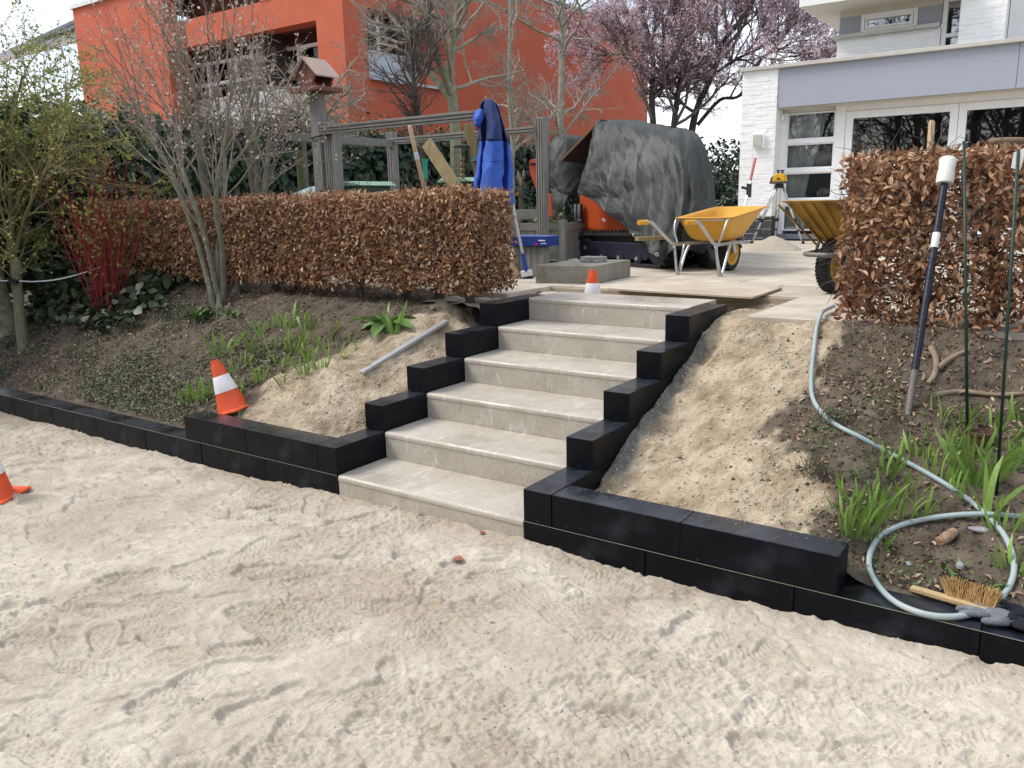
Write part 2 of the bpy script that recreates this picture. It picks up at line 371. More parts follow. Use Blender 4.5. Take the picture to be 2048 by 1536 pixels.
# ---- planted banks
BANK = mat('bank', (.062, .050, .037), .95, col2=(.150, .123, .094), scale=9, bump=.6, bscale=70, bdist=.02, spec=.15)
_b = BANK.node_tree.nodes['Principled BSDF']; _o = _b.inputs['Base Color'].links[0].from_socket
_c = attr_mix(BANK, 'sand', noise_col(BANK, (.235, .180, .115), (.45, .375, .275), 6, 8, .36, .62), _o)
_c = attr_mix(BANK, 'mortar', noise_col(BANK, (.13, .128, .112), (.23, .22, .19), 25), _c)
BANK.node_tree.links.new(_c, _b.inputs['Base Color'])
me, (s_,) = gridmesh('garden_bank', np.concatenate([np.arange(-12, -4.5, .06), np.arange(-4.5, -.160, .013), [-.1505, -.1504]]), np.concatenate([np.arange(.15, 1.7, .011), np.arange(1.7, 2.5, .04)]), bank_left)
point_attr(me, 'sand', s_.ravel()); point_attr(me, 'mortar', s_.ravel()*0)
for v_ in me.vertices:
    if v_.co.x > -.15045: v_.co.z = -.05
tag(obj('garden_bank', me, BANK), kind='structure')
me, (s_, mo) = gridmesh('garden_bank', np.concatenate([[1.3409, 1.341], np.arange(1.345, 3.5, .0085), np.arange(3.5, 8, .05)]), np.concatenate([np.arange(.15, 1.75, .0085), np.arange(1.75, 2.1, .012), np.arange(2.1, 2.7, .04)]), bank_right)
point_attr(me, 'sand', s_.ravel()); point_attr(me, 'mortar', mo.ravel())
for v_ in me.vertices:
    if v_.co.x < 1.34095: v_.co.z = -.05
tag(obj('garden_bank', me, BANK), kind='structure')
bump2(BANK, 20, .5, .04, 5)
# sand bed between the top step and the terrace
def bed(x, y):
    st = sst(-.22, -.16, x)*(1-sst(2.27, 2.30, y)); hole = sst(2.24, 2.30, y)*(1-sst(2.56, 2.64, y))*sst(-.1, .1, x)       # kept below the stair
    return .862-.16*st-.07*hole+.03*fbm(x, y, 5, 4, 80)+.010*fbm(x, y, 30, 3, 82), np.ones_like(x)*.45
me, (dm,) = gridmesh('sand_bed', np.arange(-.75, 1.36, .02), np.arange(1.56, 2.68, .02), bed)
point_attr(me, 'damp', dm.ravel()); tag(obj('sand_bed', me, SAND), kind='structure')
# ---- terrace: sand-dusted slabs
TERR = mat('terrace_slab', (.36, .315, .25), .9, col2=(.56, .51, .43), scale=3.2, bump=.5, bscale=120, spec=.2, rndv=.06, bdist=.006)
base = tag(MB().box((-6.5, 2.62, .80), (9, 9.86, .886)).build('terrace', mat('terrace_joint_sand', (.33, .28, .21), .95)), kind='structure')
_slabs = {}
def slab(x0, x1, y0, y1):
    k = (round(x1-x0, 3), round(y1-y0, 3))
    if k not in _slabs: _slabs[k] = MB().box((0, 0, 0), (k[0], k[1], .06)).mesh('slab', .004, 1)
    o = obj('slab', _slabs[k], TERR, base, (x0, y0, .84+rnd.uniform(-.0015, .0015)))
for iy in range(10):
    y0 = 2.66+iy*.72
    for ix in range(17):
        x0 = -5.9+ix*.72+(.36 if iy % 2 else 0)
        if x0 > 5.5: continue
        slab(x0+.003, x0+.717, y0+.003, y0+.717)
for ix in range(6):                                   # rows that come forward on either side of the stair
    slab(1.62+ix*.5+.003, 1.62+ix*.5+.497, 1.62, 2.117); slab(1.62+ix*.5+.003, 1.62+ix*.5+.497, 2.123, 2.655)
for ix in range(12): slab(-.85-ix*.5-.497, -.85-ix*.5-.003, 2.05, 2.655)
slab(-.845, -.30, 2.02, 2.655)
# ================================================================ stair
STEP = mat('step_concrete', (.375, .335, .280), .45, col2=(.47, .43, .37), scale=3.5, bump=.15, bscale=220, rvar=.30, spec=.5, bdist=.004)
def speckle(m, dark, scale=170, lo=.60, hi=.66, fac=.8, det=2):
    n, l = m.node_tree.nodes, m.node_tree.links; b = n['Principled BSDF']; o = b.inputs['Base Color'].links[0].from_socket
    t = n.new('ShaderNodeTexCoord'); z = n.new('ShaderNodeTexNoise'); z.inputs['Scale'].default_value = scale; z.inputs['Detail'].default_value = det
    r = n.new('ShaderNodeMapRange'); r.inputs['From Min'].default_value = lo; r.inputs['From Max'].default_value = hi; r.inputs['To Max'].default_value = fac
    mm = n.new('ShaderNodeMixRGB'); mm.inputs['Color2'].default_value = (*dark, 1)
    l.new(t.outputs['Object'], z.inputs['Vector']); l.new(z.outputs['Fac'], r.inputs['Value']); l.new(r.outputs['Result'], mm.inputs['Fac'])
    l.new(o, mm.inputs['Color1']); l.new(mm.outputs['Color'], b.inputs['Base Color'])
speckle(STEP, (.16, .14, .12)); speckle(STEP, (.58, .55, .50), 8, .60, .80, .5)
def drips(m, colr, sc, lo, hi, fac):
    n, l = m.node_tree.nodes, m.node_tree.links; b = n['Principled BSDF']; o = b.inputs['Base Color'].links[0].from_socket
    t = n.new('ShaderNodeTexCoord'); mp_ = n.new('ShaderNodeMapping'); mp_.inputs['Scale'].default_value = sc; z = n.new('ShaderNodeTexNoise'); z.inputs['Scale'].default_value = 1; z.inputs['Detail'].default_value = 4
    r = n.new('ShaderNodeMapRange'); r.inputs['From Min'].default_value = lo; r.inputs['From Max'].default_value = hi; r.inputs['To Max'].default_value = fac
    mm = n.new('ShaderNodeMixRGB'); mm.inputs['Color2'].default_value = (*colr, 1); l.new(t.outputs['Object'], mp_.inputs['Vector']); l.new(mp_.outputs['Vector'], z.inputs['Vector']); l.new(z.outputs['Fac'], r.inputs['Value']); l.new(r.outputs['Result'], mm.inputs['Fac'])
    l.new(o, mm.inputs['Color1']); l.new(mm.outputs['Color'], b.inputs['Base Color'])
drips(STEP, (.60, .58, .55), (34, 6, 9), .60, .72, .6); drips(STEP, (.27, .235, .19), (7, 7, 5), .56, .74, .55)
stair = thing('garden_staircase', 'pale grey concrete staircase of six steps between black blocks', 'staircase', (0, 0, 0))
for k in range(6):
    y0, z1 = k*D_, H_*(k+1); z0 = z1-H_+.0015; y1 = y0+(.40 if k < 5 else .43)
    prof = [(y0+.004, z0), (y0+.004, z1-.032), (y0, z1-.028)]
    for i in range(7): a = math.pi/2*i/6; prof.append((y0+.017-.017*math.cos(a), z1-.017+.017*math.sin(a)))
    prof += [(y1, z1), (y1, z0)]
    MB().prism([(.0025, a, b) for a, b in prof], (W_-.005, 0, 0)).build('step', STEP, stair)
# ================================================================ black retaining walls
BLOCK = mat('black_block', (.0012, .0017, .0036), .42, col2=(.0036, .0046, .0085), scale=7, bump=.35, bscale=170, rvar=.16, spec=.16, rndv=.18, bdist=.004)
speckle(BLOCK, (.035, .038, .046), 5, .56, .74, .5, 9); speckle(BLOCK, (.05, .05, .055), 230, .66, .72, .35); speckle(BLOCK, (.16, .145, .12), 22, .68, .80, .35, 9)
def wet_tops_sky_tint(m, c=(.020, .024, .034)):  # wet coat on upward faces; bluish sky sheen painted into their base colour
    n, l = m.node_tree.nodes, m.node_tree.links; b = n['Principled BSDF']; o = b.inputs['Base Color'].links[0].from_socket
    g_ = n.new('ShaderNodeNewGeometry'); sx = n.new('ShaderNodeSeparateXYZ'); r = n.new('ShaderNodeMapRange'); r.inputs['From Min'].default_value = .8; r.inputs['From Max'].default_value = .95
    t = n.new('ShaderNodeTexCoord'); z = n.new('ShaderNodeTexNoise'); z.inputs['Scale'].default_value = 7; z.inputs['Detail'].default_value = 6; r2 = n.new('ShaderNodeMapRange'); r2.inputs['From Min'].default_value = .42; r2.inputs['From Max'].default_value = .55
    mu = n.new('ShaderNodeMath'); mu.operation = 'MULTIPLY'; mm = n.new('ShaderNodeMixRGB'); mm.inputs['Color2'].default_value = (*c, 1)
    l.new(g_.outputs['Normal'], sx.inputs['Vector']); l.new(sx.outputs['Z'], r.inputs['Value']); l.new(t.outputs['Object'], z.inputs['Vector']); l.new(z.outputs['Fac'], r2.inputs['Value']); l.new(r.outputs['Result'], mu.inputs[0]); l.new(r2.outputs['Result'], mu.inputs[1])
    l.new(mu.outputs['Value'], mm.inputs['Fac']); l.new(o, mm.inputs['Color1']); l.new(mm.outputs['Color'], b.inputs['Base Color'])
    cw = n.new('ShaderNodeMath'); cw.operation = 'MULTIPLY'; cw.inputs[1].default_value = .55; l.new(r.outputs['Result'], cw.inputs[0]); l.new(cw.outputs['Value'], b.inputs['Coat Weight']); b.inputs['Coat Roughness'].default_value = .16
wet_tops_sky_tint(BLOCK)
lwall = thing('retaining_wall', 'low black block wall left of the steps, stepping up beside them', 'wall', (-.6, 0, 0))
rwall = thing('retaining_wall', 'low black block wall right of the steps, stepping up beside them', 'wall', (1.8, 0, 0))
_blk = {}
def block(par, x0, x1, y0, y1, z0, z1):
    k = (round(x1-x0, 3), round(y1-y0, 3), round(z1-z0, 3))
    if k not in _blk: _blk[k] = MB().box((0, 0, 0), k).mesh('block', .0035, 2)
    j = rnd.uniform
    obj('block', _blk[k], BLOCK, par, (x0-par.location.x+j(-.001, .001), y0-par.location.y+j(-.0015, .0015), z0))
g = .0016
for i in range(8):                                            # first course, left
    x1 = -.6*i; block(lwall, x1-.6+g, x1-g if i else -.002, 0, .15, 0, H_-g)
for (a, b) in ((-1.35, -.75), (-.75, -.15)): block(lwall, a+g, b-g, 0, .15, H_, 2*H_)
for i in range(4):
    block(rwall, W_+.6*i+(g if i else .002), W_+.6*(i+1)-g, 0, .15, 0, H_-g)
for (a, b) in ((W_+.15, W_+.75), (W_+.75, W_+1.35)): block(rwall, a+g, b-g, 0, .15, H_, 2*H_)
for k in range(5):
    y0, z0 = k*D_, H_*(k+1)
    block(lwall, -.15+g, -.0022, y0, y0+.6, z0+(g if k else 0), z0+H_)
    block(rwall, W_+.0022, W_+.15-g, y0, y0+.6, z0+(g if k else 0), z0+H_)
    if k < 4 and k > 0: pass
# builder's line stretched along the first course
LINE = mat('line', (.30, .31, .20), .6, .1)
tag(MB().tube([(-4.9, -.006, .1515), (-2, -.006, .1505), (0, -.006, .1505)], .0008, 5).build('string_line', LINE), 'thin pale yellow builders line stretched along left black wall', 'string')
tag(MB().tube([(W_+.005, -.006, .150), (2.4, -.006, .1505), (3.6, -.006, .1515)], .0008, 5).build('string_line', LINE), 'thin pale yellow builders line stretched along right black wall', 'string')
# ================================================================ plants
def hit(u, v, side='l'):
    """where the view ray meets the bank"""
    d = ray(u, v); t = np.arange(2, 12, .004); q = CAM[None]+d[None]*t[:, None]
    h = (bank_left if side == 'l' else bank_right)(q[:, 0], q[:, 1])[0]
    ok = np.where((q[:, 2] < h) & (q[:, 1] > .15))[0]
    i = ok[0] if len(ok) else -1
    return Vector(q[i])
def bz(x, y): return float((bank_left if x < .5 else bank_right)(np.array([x]), np.array([y]))[0][0])
LEAF6 = ([(0, 0, 0), (.27, .32, .06), (.24, .68, .10), (0, 1, .02), (-.24, .68, .10), (-.27, .32, .06)], [(0, 1, 2, 3), (0, 3, 4, 5)])
CURL6 = ([(0, 0, 0), (.19, .28, .17), (.15, .66, .26), (.06, 1, .08), (-.17, .62, .17), (-.18, .32, .22)], [(0, 1, 2, 3), (0, 3, 4, 5)])
QUAD = ([(-.5, 0, 0), (.5, 0, 0), (.5, 1, 0), (-.5, 1, 0)], [(0, 1, 2, 3)])
TRI = ([(-.35, 0, 0), (.35, 0, 0), (0, 1, .1)], [(0, 1, 2)])
IVY = ([(0, 0, 0), (.42, .10, .05), (.52, .50, .02), (0, 1, -.10), (-.52, .50, .02), (-.42, .10, .05)], [(0, 1, 2, 3), (0, 3, 4, 5)])
def norm(v): v = np.asarray(v, float); return v/max(np.linalg.norm(v), 1e-9)
def grow(rs, p, d, L, r, lvl, P, out, tips):
    """recursive branch; P: per-level dicts"""
    c = P[lvl]; k = max(3, int(L/c['seg'])+1); pts = [np.array(p, float)]; d = norm(d); dirs = [d]
    for i in range(k-1):
        d = norm(d+rs.normal(size=3)*c['wig']+np.array([0, 0, c['up']])); pts.append(pts[-1]+d*L/(k-1)); dirs.append(d)
    last = lvl == len(P)-1
    rad = np.linspace(r, r*(.35 if last else .45), k); out.append((np.array(pts), rad))
    tips.append((np.array(pts), dirs, lvl))
    if last: return
    n = rs.poisson(c['n']) if c['n'] > 2 else c['n']
    for j in range(n):
        f = c.get('from', .25)+(1-c.get('from', .25))*(j+rs.rand())/max(n, 1); i = min(int(f*(k-1)), k-2); a = f*(k-1)-i
        q = pts[i]*(1-a)+pts[i+1]*a; dd = dirs[i]; s = norm(np.cross(dd, rs.normal(size=3))); an = R_(c['ang']+rs.normal()*c.get('avar', 10))
        nd = dd*math.cos(an)+s*math.sin(an)
        grow(rs, q, nd, L*c['lr']*(1.15-.55*f)*rs.uniform(.7, 1.2), max(rad[i]*c['rr'], c.get('rmin', .0012)), lvl+1, P, out, tips)
def stem(pts, r0, r1, k=6):
    q = np.array([tuple(v) for v in catmull(pts, k)]); return (q, np.linspace(r0, r1, len(q)))
def sprout(rs, st, n, L, r, P, out, tips, ang=40, f0=.3, up=.0, lvl=0):
    pts, rad = st; k = len(pts)
    for j in range(n):
        f = f0+(1-f0)*rs.rand(); i = min(int(f*(k-1)), k-2); dd = norm(pts[i+1]-pts[i]); s = norm(np.cross(dd, rs.normal(size=3))); a = R_(ang+rs.normal()*12)
        grow(rs, pts[i], norm(dd*math.cos(a)+s*math.sin(a)+np.array([0, 0, up])), L*rs.uniform(.55, 1.2), min(r, rad[i]*.7), lvl, P, out, tips)
def along(rs, tips, n, minlvl=1):
    """n random points along branches of level >= minlvl, with direction"""
    T = [t for t in tips if t[2] >= minlvl]; P, D = [], []
    for j in rs.randint(0, len(T), n):
        pts, dirs, _ = T[j]; f = rs.rand()**.8*(len(pts)-1); i = min(int(f), len(pts)-2); a = f-i
        P.append(pts[i]*(1-a)+pts[i+1]*a); D.append(dirs[i])
    return np.array(P), np.array(D)
BARK_G = mat('bark_lichen', (.095, .093, .062), .9, col2=(.21, .205, .150), scale=14, bump=.6, bscale=60)
speckle(BARK_G, (.42, .44, .39), 24, .66, .71, .7)
BARK_D = mat('bark_dark', (.030, .024, .020), .9, col2=(.070, .058, .050), scale=14, bump=.6, bscale=60)
BARK_B = mat('bark_birch', (.17, .163, .125), .9, col2=(.34, .33, .265), scale=9, bump=.5, bscale=60)
speckle(BARK_B, (.04, .04, .035), 18, .62, .66, .8)
TWIG = mat('twig', (.14, .118, .090), .85, col2=(.29, .25, .20), scale=20, bump=.2)
TWIG_L = mat('twig_pale', (.20, .175, .14), .85, col2=(.38, .345, .285), scale=20, bump=.2)
TWIG_D = mat('twig_dark', (.060, .048, .042), .85, col2=(.13, .105, .092), scale=20, bump=.2)
REDSTEM = mat('red_stem', (.16, .012, .014), .5, col2=(.30, .030, .032), scale=12, bump=.1)
BEECH = mat('beech_leaf', (.92, .92, .92), .55, var=.12, bump=.2, bscale=70, spec=.45, tint=[(.12, .052, .028), (.36, .172, .086), (.57, .335, .185), (.80, .60, .43)], trans=.25)
IVYM = mat('ivy_leaf', (.9, .9, .9), .42, var=.12, bump=.15, spec=.5, tint=[(.007, .020, .009), (.016, .045, .017), (.030, .072, .026), (.06, .11, .04)])
GREENY = mat('spring_leaf', (.9, .9, .9), .55, var=.12, bump=.1, tint=[(.15, .19, .035), (.27, .31, .07), (.40, .43, .13)], trans=.35)
BUD = mat('pale_bud', (.9, .9, .9), .6, var=.1, bump=.1, tint=[(.40, .28, .22), (.60, .48, .40), (.70, .64, .54)], trans=.2)
BLOS = mat('blossom', (.95, .95, .95), .6, var=.08, bump=0, tint=[(.48, .24, .31), (.78, .55, .63), (.90, .78, .83)], trans=.4)
EVERG = mat('evergreen_leaf', (.9, .9, .9), .5, var=.15, bump=.1, tint=[(.010, .024, .012), (.022, .050, .022), (.045, .085, .035)])
COVER = mat('cover_leaf', (.9, .9, .9), .6, var=.15, bump=.1, tint=[(.045, .055, .026), (.085, .105, .045), (.15, .165, .085), (.16, .115, .08)])
LITTER = mat('dead_leaf', (.9, .9, .9), .7, var=.15, bump=.2, tint=[(.09, .05, .03), (.22, .125, .075), (.38, .26, .17), (.50, .41, .30)])
IRIS = mat('iris_leaf', (.13, .24, .04), .45, col2=(.25, .37, .085), scale=5, bump=.1, bscale=20, rndv=.3, trans=.3, stretch=(6, 6, 1))
IRISY = mat('iris_leaf_withering', (.28, .27, .07), .5, col2=(.42, .36, .14), scale=5, bump=.1, trans=.3)
# ---------------- beech hedges (leaves kept brown over winter)
def beech(name, label, x0, x1, y0, y1, zt, zb, n, seed, stems, size, dens_low=1.):
    rs = np.random.RandomState(seed)
    root = thing(name, label, 'hedge', ((x0+x1)/2, (y0+y1)/2, .86), 'clipped beech hedges either side of the stair top')
    org = np.array(root.location)
    tw = []
    for sx in stems:
        y = (y0+y1)/2+rs.normal()*.05; p = np.array([sx, y, .83]); pts = [p]
        for i in range(6): p = p+np.array([rs.normal()*.025, rs.normal()*.02, (zt-.9)/6]); pts.append(p)
        MBs = (np.array(pts)-org, np.linspace(.026+rs.rand()*.012, .010, 7))
        obj('stem', branches_mesh('stem', [MBs], 7), TWIG_D, root)
        for j in range(70):
            i = rs.randint(1, 6); q = pts[i]+(pts[i+1]-pts[i])*rs.rand() if i < 6 else pts[i]
            d = norm(rs.normal(size=3)*np.array([1, .8, .45])+np.array([0, 0, .15])); L = rs.uniform(.15, .42); pp = [q]
            for s in range(4): d = norm(d+rs.normal(size=3)*.25+np.array([0, 0, .06])); pp.append(pp[-1]+d*L/4)
            pp = np.clip(np.array(pp), [x0+.0, y0+.02, zb], [x1-.0, y1-.02, zt+.02]); tw.append((pp-org, np.linspace(.006, .0018, 5)))
            for s in range(2):
                q2 = pp[rs.randint(1, 5)]; d2 = norm(d+rs.normal(size=3)*.7); tw.append((np.array([q2, q2+d2*.07+rs.normal(size=3)*.01, q2+d2*.14])-org, np.linspace(.0028, .001, 3)))
    for j in range(int((x1-x0)*26)):                        # shoots standing above the clipped top
        q = np.array([rs.uniform(x0, x1), rs.uniform(y0+.05, y1-.05), zt-.05]); d = norm([rs.normal()*.35, rs.normal()*.3, 1]); L = rs.uniform(.07, .20); pp = [q]
        for s in range(4): d = norm(d+rs.normal(size=3)*.22); pp.append(pp[-1]+d*L/4)
        tw.append((np.array(pp)-org, np.linspace(.0026, .0012, 5)))
    o = obj('twigs', branches_mesh('twigs', tw, 5), TWIG_D, root); o['kind'] = 'stuff'
    # leaves: dense shell, thinner inside
    N = n; P = np.empty((N, 3)); Nn = np.empty((N, 3)); u = rs.rand(N)
    fx, fz = rs.rand(N), rs.rand(N)
    dep = np.abs(rs.normal(size=N))*.075
    f = u < .60; t = (u >= .60) & (u < .76); e = (u >= .76) & (u < .82); e2 = (u >= .82) & (u < .84); b = (u >= .84) & (u < .88)
    P[:, 0] = x0+(x1-x0)*fx; P[:, 1] = y0+(y1-y0)*rs.rand(N); P[:, 2] = zb+(zt-zb)*fz
    wob = .05*fbm(P[:, 0], P[:, 2], 3.0, 3, seed)
    P[f, 1] = y0+dep[f]+wob[f]; P[b, 1] = y1-dep[b]; P[t, 2] = zt-dep[t]*.8+.05*fbm(P[t, 0], P[t, 1], 4, 3, seed+1)
    P[e, 0] = x1-dep[e]*.8+.6*wob[e]; P[e2, 0] = x0+dep[e2]*.8+.6*wob[e2]
    zbl = zb+.17*fbm(P[:, 0], P[:, 1]*0, 3.5, 3, seed+2)+.03; low = (P[:, 2] < zbl)
    hang = np.clip((zbl-P[:, 2])/.1, 0, 1); keep = ~(low & (rs.rand(N) < .4+.6*hang))
    gapn = fbm(P[:, 0]*1.0, P[:, 2]*1.3, 5.5, 3, seed+4); hgt = (P[:, 2]-zb)/(zt-zb)
    keep &= ~((gapn > .16+.6*hgt+.30*(dens_low-.5)) & (rs.rand(N) < .8))
    Nn[:] = rs.normal(size=(N, 3))*.75
    Nn[f, 1] -= 1.0; Nn[t, 2] += 1.0; Nn[e, 0] += 1; Nn[e2, 0] -= 1; Nn[b, 1] += 1; Nn[:, 2] += .25
    dirs = rs.normal(size=(N, 3))*.8+np.array([0, -.1, -.45]); dirs[t, 2] += .8
    keep &= ~((P[:, 0] < -3.0) & (rs.rand(N) < .45))
    P, Nn, dirs = P[keep], Nn[keep], dirs[keep]; N = len(P)
    tint = np.clip(.46+.26*rs.normal(size=N)+.25*(P[:, 2]-(zb+zt)/2), 0, 1)
    me = leaf_mesh('leaves', *CURL6, P-org, Nn, size*rs.uniform(.6, 1.25, N), tint, rs=rs, dirs=dirs)
    o = obj('leaves', me, BEECH, root); o['kind'] = 'stuff'
    return root
beech('beech_hedge', 'clipped brown beech hedge left of the staircase, below the blue jacket', -5.0, -.20, 1.47, 1.98, 1.63, .955, 44000, 21, [-4.7, -4.2, -3.75, -3.3, -2.62, -2.45, -2.3, -2.02, -1.5, -1.1, -.7, -.35], .044)
beech('beech_hedge', 'clipped brown beech hedge behind the long bar with white end', 2.10, 5.2, 1.55, 2.08, 1.735, .90, 22000, 22, [2.25, 2.45, 2.75, 3.05, 3.35, 3.8, 4.3], .045, .30)
# ---------------- ivy hedge on the left boundary
rs = np.random.RandomState(31)
ivy = thing('ivy_hedge', 'dark green ivy hedge covering the garden boundary behind the grey timber posts', 'hedge', (-5.4, 5, .86))
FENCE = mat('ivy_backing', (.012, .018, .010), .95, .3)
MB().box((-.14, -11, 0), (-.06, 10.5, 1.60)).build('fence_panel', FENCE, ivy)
N = 15000; y = rs.uniform(-6, 10.3, N)-0; y = np.where(rs.rand(N) < .8, rs.uniform(-4.6, 8.5, N), y)
z = rs.uniform(.0, 1.72, N); top = 1.70+.12*fbm(y, y*0, 1.3, 3, 33); z = np.minimum(z, top+rs.normal(size=N)*.05)
x = .03+.07*rs.normal(size=N)+.12*fbm(y, z, 1.5, 3, 35)
Nn = rs.normal(size=(N, 3))*.45+np.array([1, -.15, .55]); dd = rs.normal(size=(N, 3))*.5+np.array([.2, 0, -1])
o = obj('ivy_leaves', leaf_mesh('ivy_leaves', *IVY, np.stack([x, y, z], 1), Nn, rs.uniform(.05, .105, N), np.clip(.38+.25*rs.normal(size=N), 0, 1), rs=rs, dirs=dd), IVYM, ivy); o['kind'] = 'stuff'
# yellow-green shoots along its top
N = 2600; y = rs.uniform(-4.5, 9, N); z = 1.66+.14*fbm(y, y*0, 1.3, 3, 33)+np.abs(rs.normal(size=N))*.10; x = rs.normal(size=N)*.14
o = obj('top_shoots', leaf_mesh('top_shoots', *LEAF6, np.stack([x, y, z], 1), rs.normal(size=(N, 3))+np.array([.5, -.5, .8]), rs.uniform(.035, .075, N), rs.rand(N)*.8, rs=rs), GREENY if False else COVER, ivy); o['kind'] = 'stuff'
# ---------------- evergreen hedge between the digger and the white house
def evergreen(name, label, c, rx, ry, h, n, seed, mat_, size=(.06, .12), cat='bush'):
    rs = np.random.RandomState(seed); root = thing(name, label, cat, c)
    ph, th = np.arccos(rs.uniform(-.2, 1, n)), rs.uniform(0, 6.283, n); r = 1-.22*np.abs(rs.normal(size=n))
    P = np.stack([np.sin(ph)*np.cos(th)*rx*r, np.sin(ph)*np.sin(th)*ry*r, np.clip(np.cos(ph)*h*.75*r+h*.25, 0, None)], 1)
    P *= 1+.25*fbm(th*2, ph*3, 1.6, 3, seed)[:, None]
    o = obj('foliage', leaf_mesh('foliage', *LEAF6, P, P/np.array([rx, ry, h])+rs.normal(size=(n, 3))*.5, rs.uniform(*size, n), np.clip(.4+.25*rs.normal(size=n), 0, 1), rs=rs), mat_, root); o['kind'] = 'stuff'
    st = []
    for i in range(7): a = rs.uniform(0, 6.28); st.append((np.array([[0, 0, -.05], [rx*.25*math.cos(a), ry*.25*math.sin(a), h*.4], [rx*.6*math.cos(a), ry*.6*math.sin(a), h*.75]]), np.array([.03, .02, .008])))
    obj('stems', branches_mesh('stems', st, 5), BARK_D, root)
    return root
p = PT(1440, 400, 16.5); evergreen('evergreen_bush', 'dense dark evergreen bush between the tarpaulin and white house', (p.x, p.y, .85), 1.5, 1.5, 1.75, 6500, 41, EVERG)
p = PT(1340, 400, 18.5); evergreen('evergreen_bush', 'dark evergreen bush behind the covered digger under the pink tree', (p.x, p.y, .85), 1.8, 1.6, 1.55, 5000, 42, EVERG)
p = PT(1462, 385, 13.6); evergreen('laurel_shrub', 'small glossy light green shrub beside the white house corner', (p.x, p.y, .88), .42, .4, .82, 700, 43, IVYM, (.06, .11), 'shrub')
bpy.data.objects[-1] if False else None
p = PT(70, 260, 11.5); evergreen('leafy_hedge', 'tall light green leafy shrub behind the ivy beyond the young tree', (p.x, p.y, .8), 3.2, 1.4, 2.75, 4200, 44, GREENY, (.04, .085), 'shrub')
# ---------------- trees
def tree(name, label, loc, brs, tips_part=None, m=BARK_G, twigs=None, tm=TWIG, extra=(), group=None, cat='tree'):
    root = thing(name, label, cat, tuple(loc), group); org = np.array(root.location)
    obj('trunk', branches_mesh('trunk', [(p-org, r) for p, r in brs], 9), m, root)
    if twigs:
        o = obj('crown', branches_mesh('crown', [(p-org, r) for p, r in twigs], 5), tm, root); o['kind'] = 'stuff'
    for nm, me_, mm in extra:
        me_.transform(Matrix.Translation(-Vector(org))); o = obj(nm, me_, mm, root); o['kind'] = 'stuff'
    return root
P_BARE = [dict(seg=.12, wig=.13, up=.04, n=7, ang=48, lr=.55, rr=.55, rmin=.0035), dict(seg=.07, wig=.17, up=.03, n=6, ang=48, lr=.55, rr=.55, rmin=.0026), dict(seg=.05, wig=.2, up=.02, n=4, ang=45, lr=.6, rr=.6, rmin=.0020), dict(seg=.04, wig=.22, up=.02, n=0, ang=40, lr=.5, rr=.6)]
def bare_tree(name, label, stems_px, t, rad, seed, nb, L, m=BARK_B, f0=.25, up=.05, ang=62, P=P_BARE, zbase=.86, tm=None, spread=.25):
    tm = tm or TWIG_L
    rs = np.random.RandomState(seed); sts = []; tw, tips = [], []
    for i, pl in enumerate(stems_px):
        pts = [PT(u, v, t+dt) for (u, v, dt) in pl]
        if i == 0: b = PT(pl[0][0], pl[0][1], t+pl[0][2]); pts = [Vector((b.x+.02, b.y, zbase))]+pts
        sts.append(stem(pts, rad*(1 if i == 0 else .62), rad*(.42 if i == 0 else .28)))
    for i, s in enumerate(sts): sprout(rs, s, nb if i == 0 else int(nb*.55), L, rad*.36, P, tw, tips, ang, f0 if i == 0 else .15, up)
    return tree(name, label, sts[0][0][0], sts, m=m, twigs=tw, tm=tm)
bare_tree('bare_tree', 'bare forked tree with green grey trunk behind the blue jacket', [[(913, 330, 0), (911, 260, 0), (905, 195, 0), (900, 140, .1), (905, 90, .1), (915, 30, .1), (918, -60, 0), (925, -200, 0)], [(905, 195, 0), (885, 140, -.2), (865, 90, -.3), (853, 40, -.4), (845, -20, -.4), (830, -150, -.5)], [(905, 200, 0), (860, 145, .3), (825, 90, .5), (795, 50, .7), (765, 10, .9)]], 12.2, .095, 51, 11, 1.5, mat('bark_greenish', (.13, .135, .085), .9, col2=(.27, .275, .19), scale=12, bump=.6, bscale=60), up=.06)
bare_tree('bare_tree', 'slim straight bare tree with pale bark right of the blue jacket', [[(1022, 340, 0), (1026, 280, 0), (1020, 200, 0), (1020, 100, 0), (1022, 0, 0), (1024, -150, 0)]], 13.6, .062, 52, 15, 1.3, BARK_B, ang=66)
bare_tree('bare_tree', 'tall straight bare tree with speckled pale trunk behind the tarpaulin', [[(1120, 320, 0), (1122, 200, 0), (1124, 100, 0), (1125, 0, 0), (1128, -160, 0)]], 15.6, .085, 53, 16, 1.75, BARK_B, ang=66)
P_DENSE = [dict(seg=.10, wig=.12, up=.06, n=9, ang=36, lr=.55, rr=.6, rmin=.003), dict(seg=.06, wig=.15, up=.05, n=7, ang=34, lr=.5, rr=.6, rmin=.0026), dict(seg=.05, wig=.18, up=.03, n=0, ang=40, lr=.6, rr=.6)]
bare_tree('bare_tree', 'small bare tree with a dense upright twig crown before white window panel', [[(848, 400, 0), (845, 300, 0), (838, 230, 0), (826, 150, 0), (822, 60, 0)]], 11.7, .05, 54, 26, .75, BARK_D, f0=.38, ang=40, P=P_DENSE, tm=TWIG_D)
P_PLEACH = [dict(seg=.10, wig=.2, up=.0, n=9, ang=60, lr=.5, rr=.6, rmin=.003), dict(seg=.06, wig=.24, up=-.02, n=6, ang=50, lr=.5, rr=.6, rmin=.0026), dict(seg=.05, wig=.25, up=.0, n=0, ang=40, lr=.6, rr=.6)]
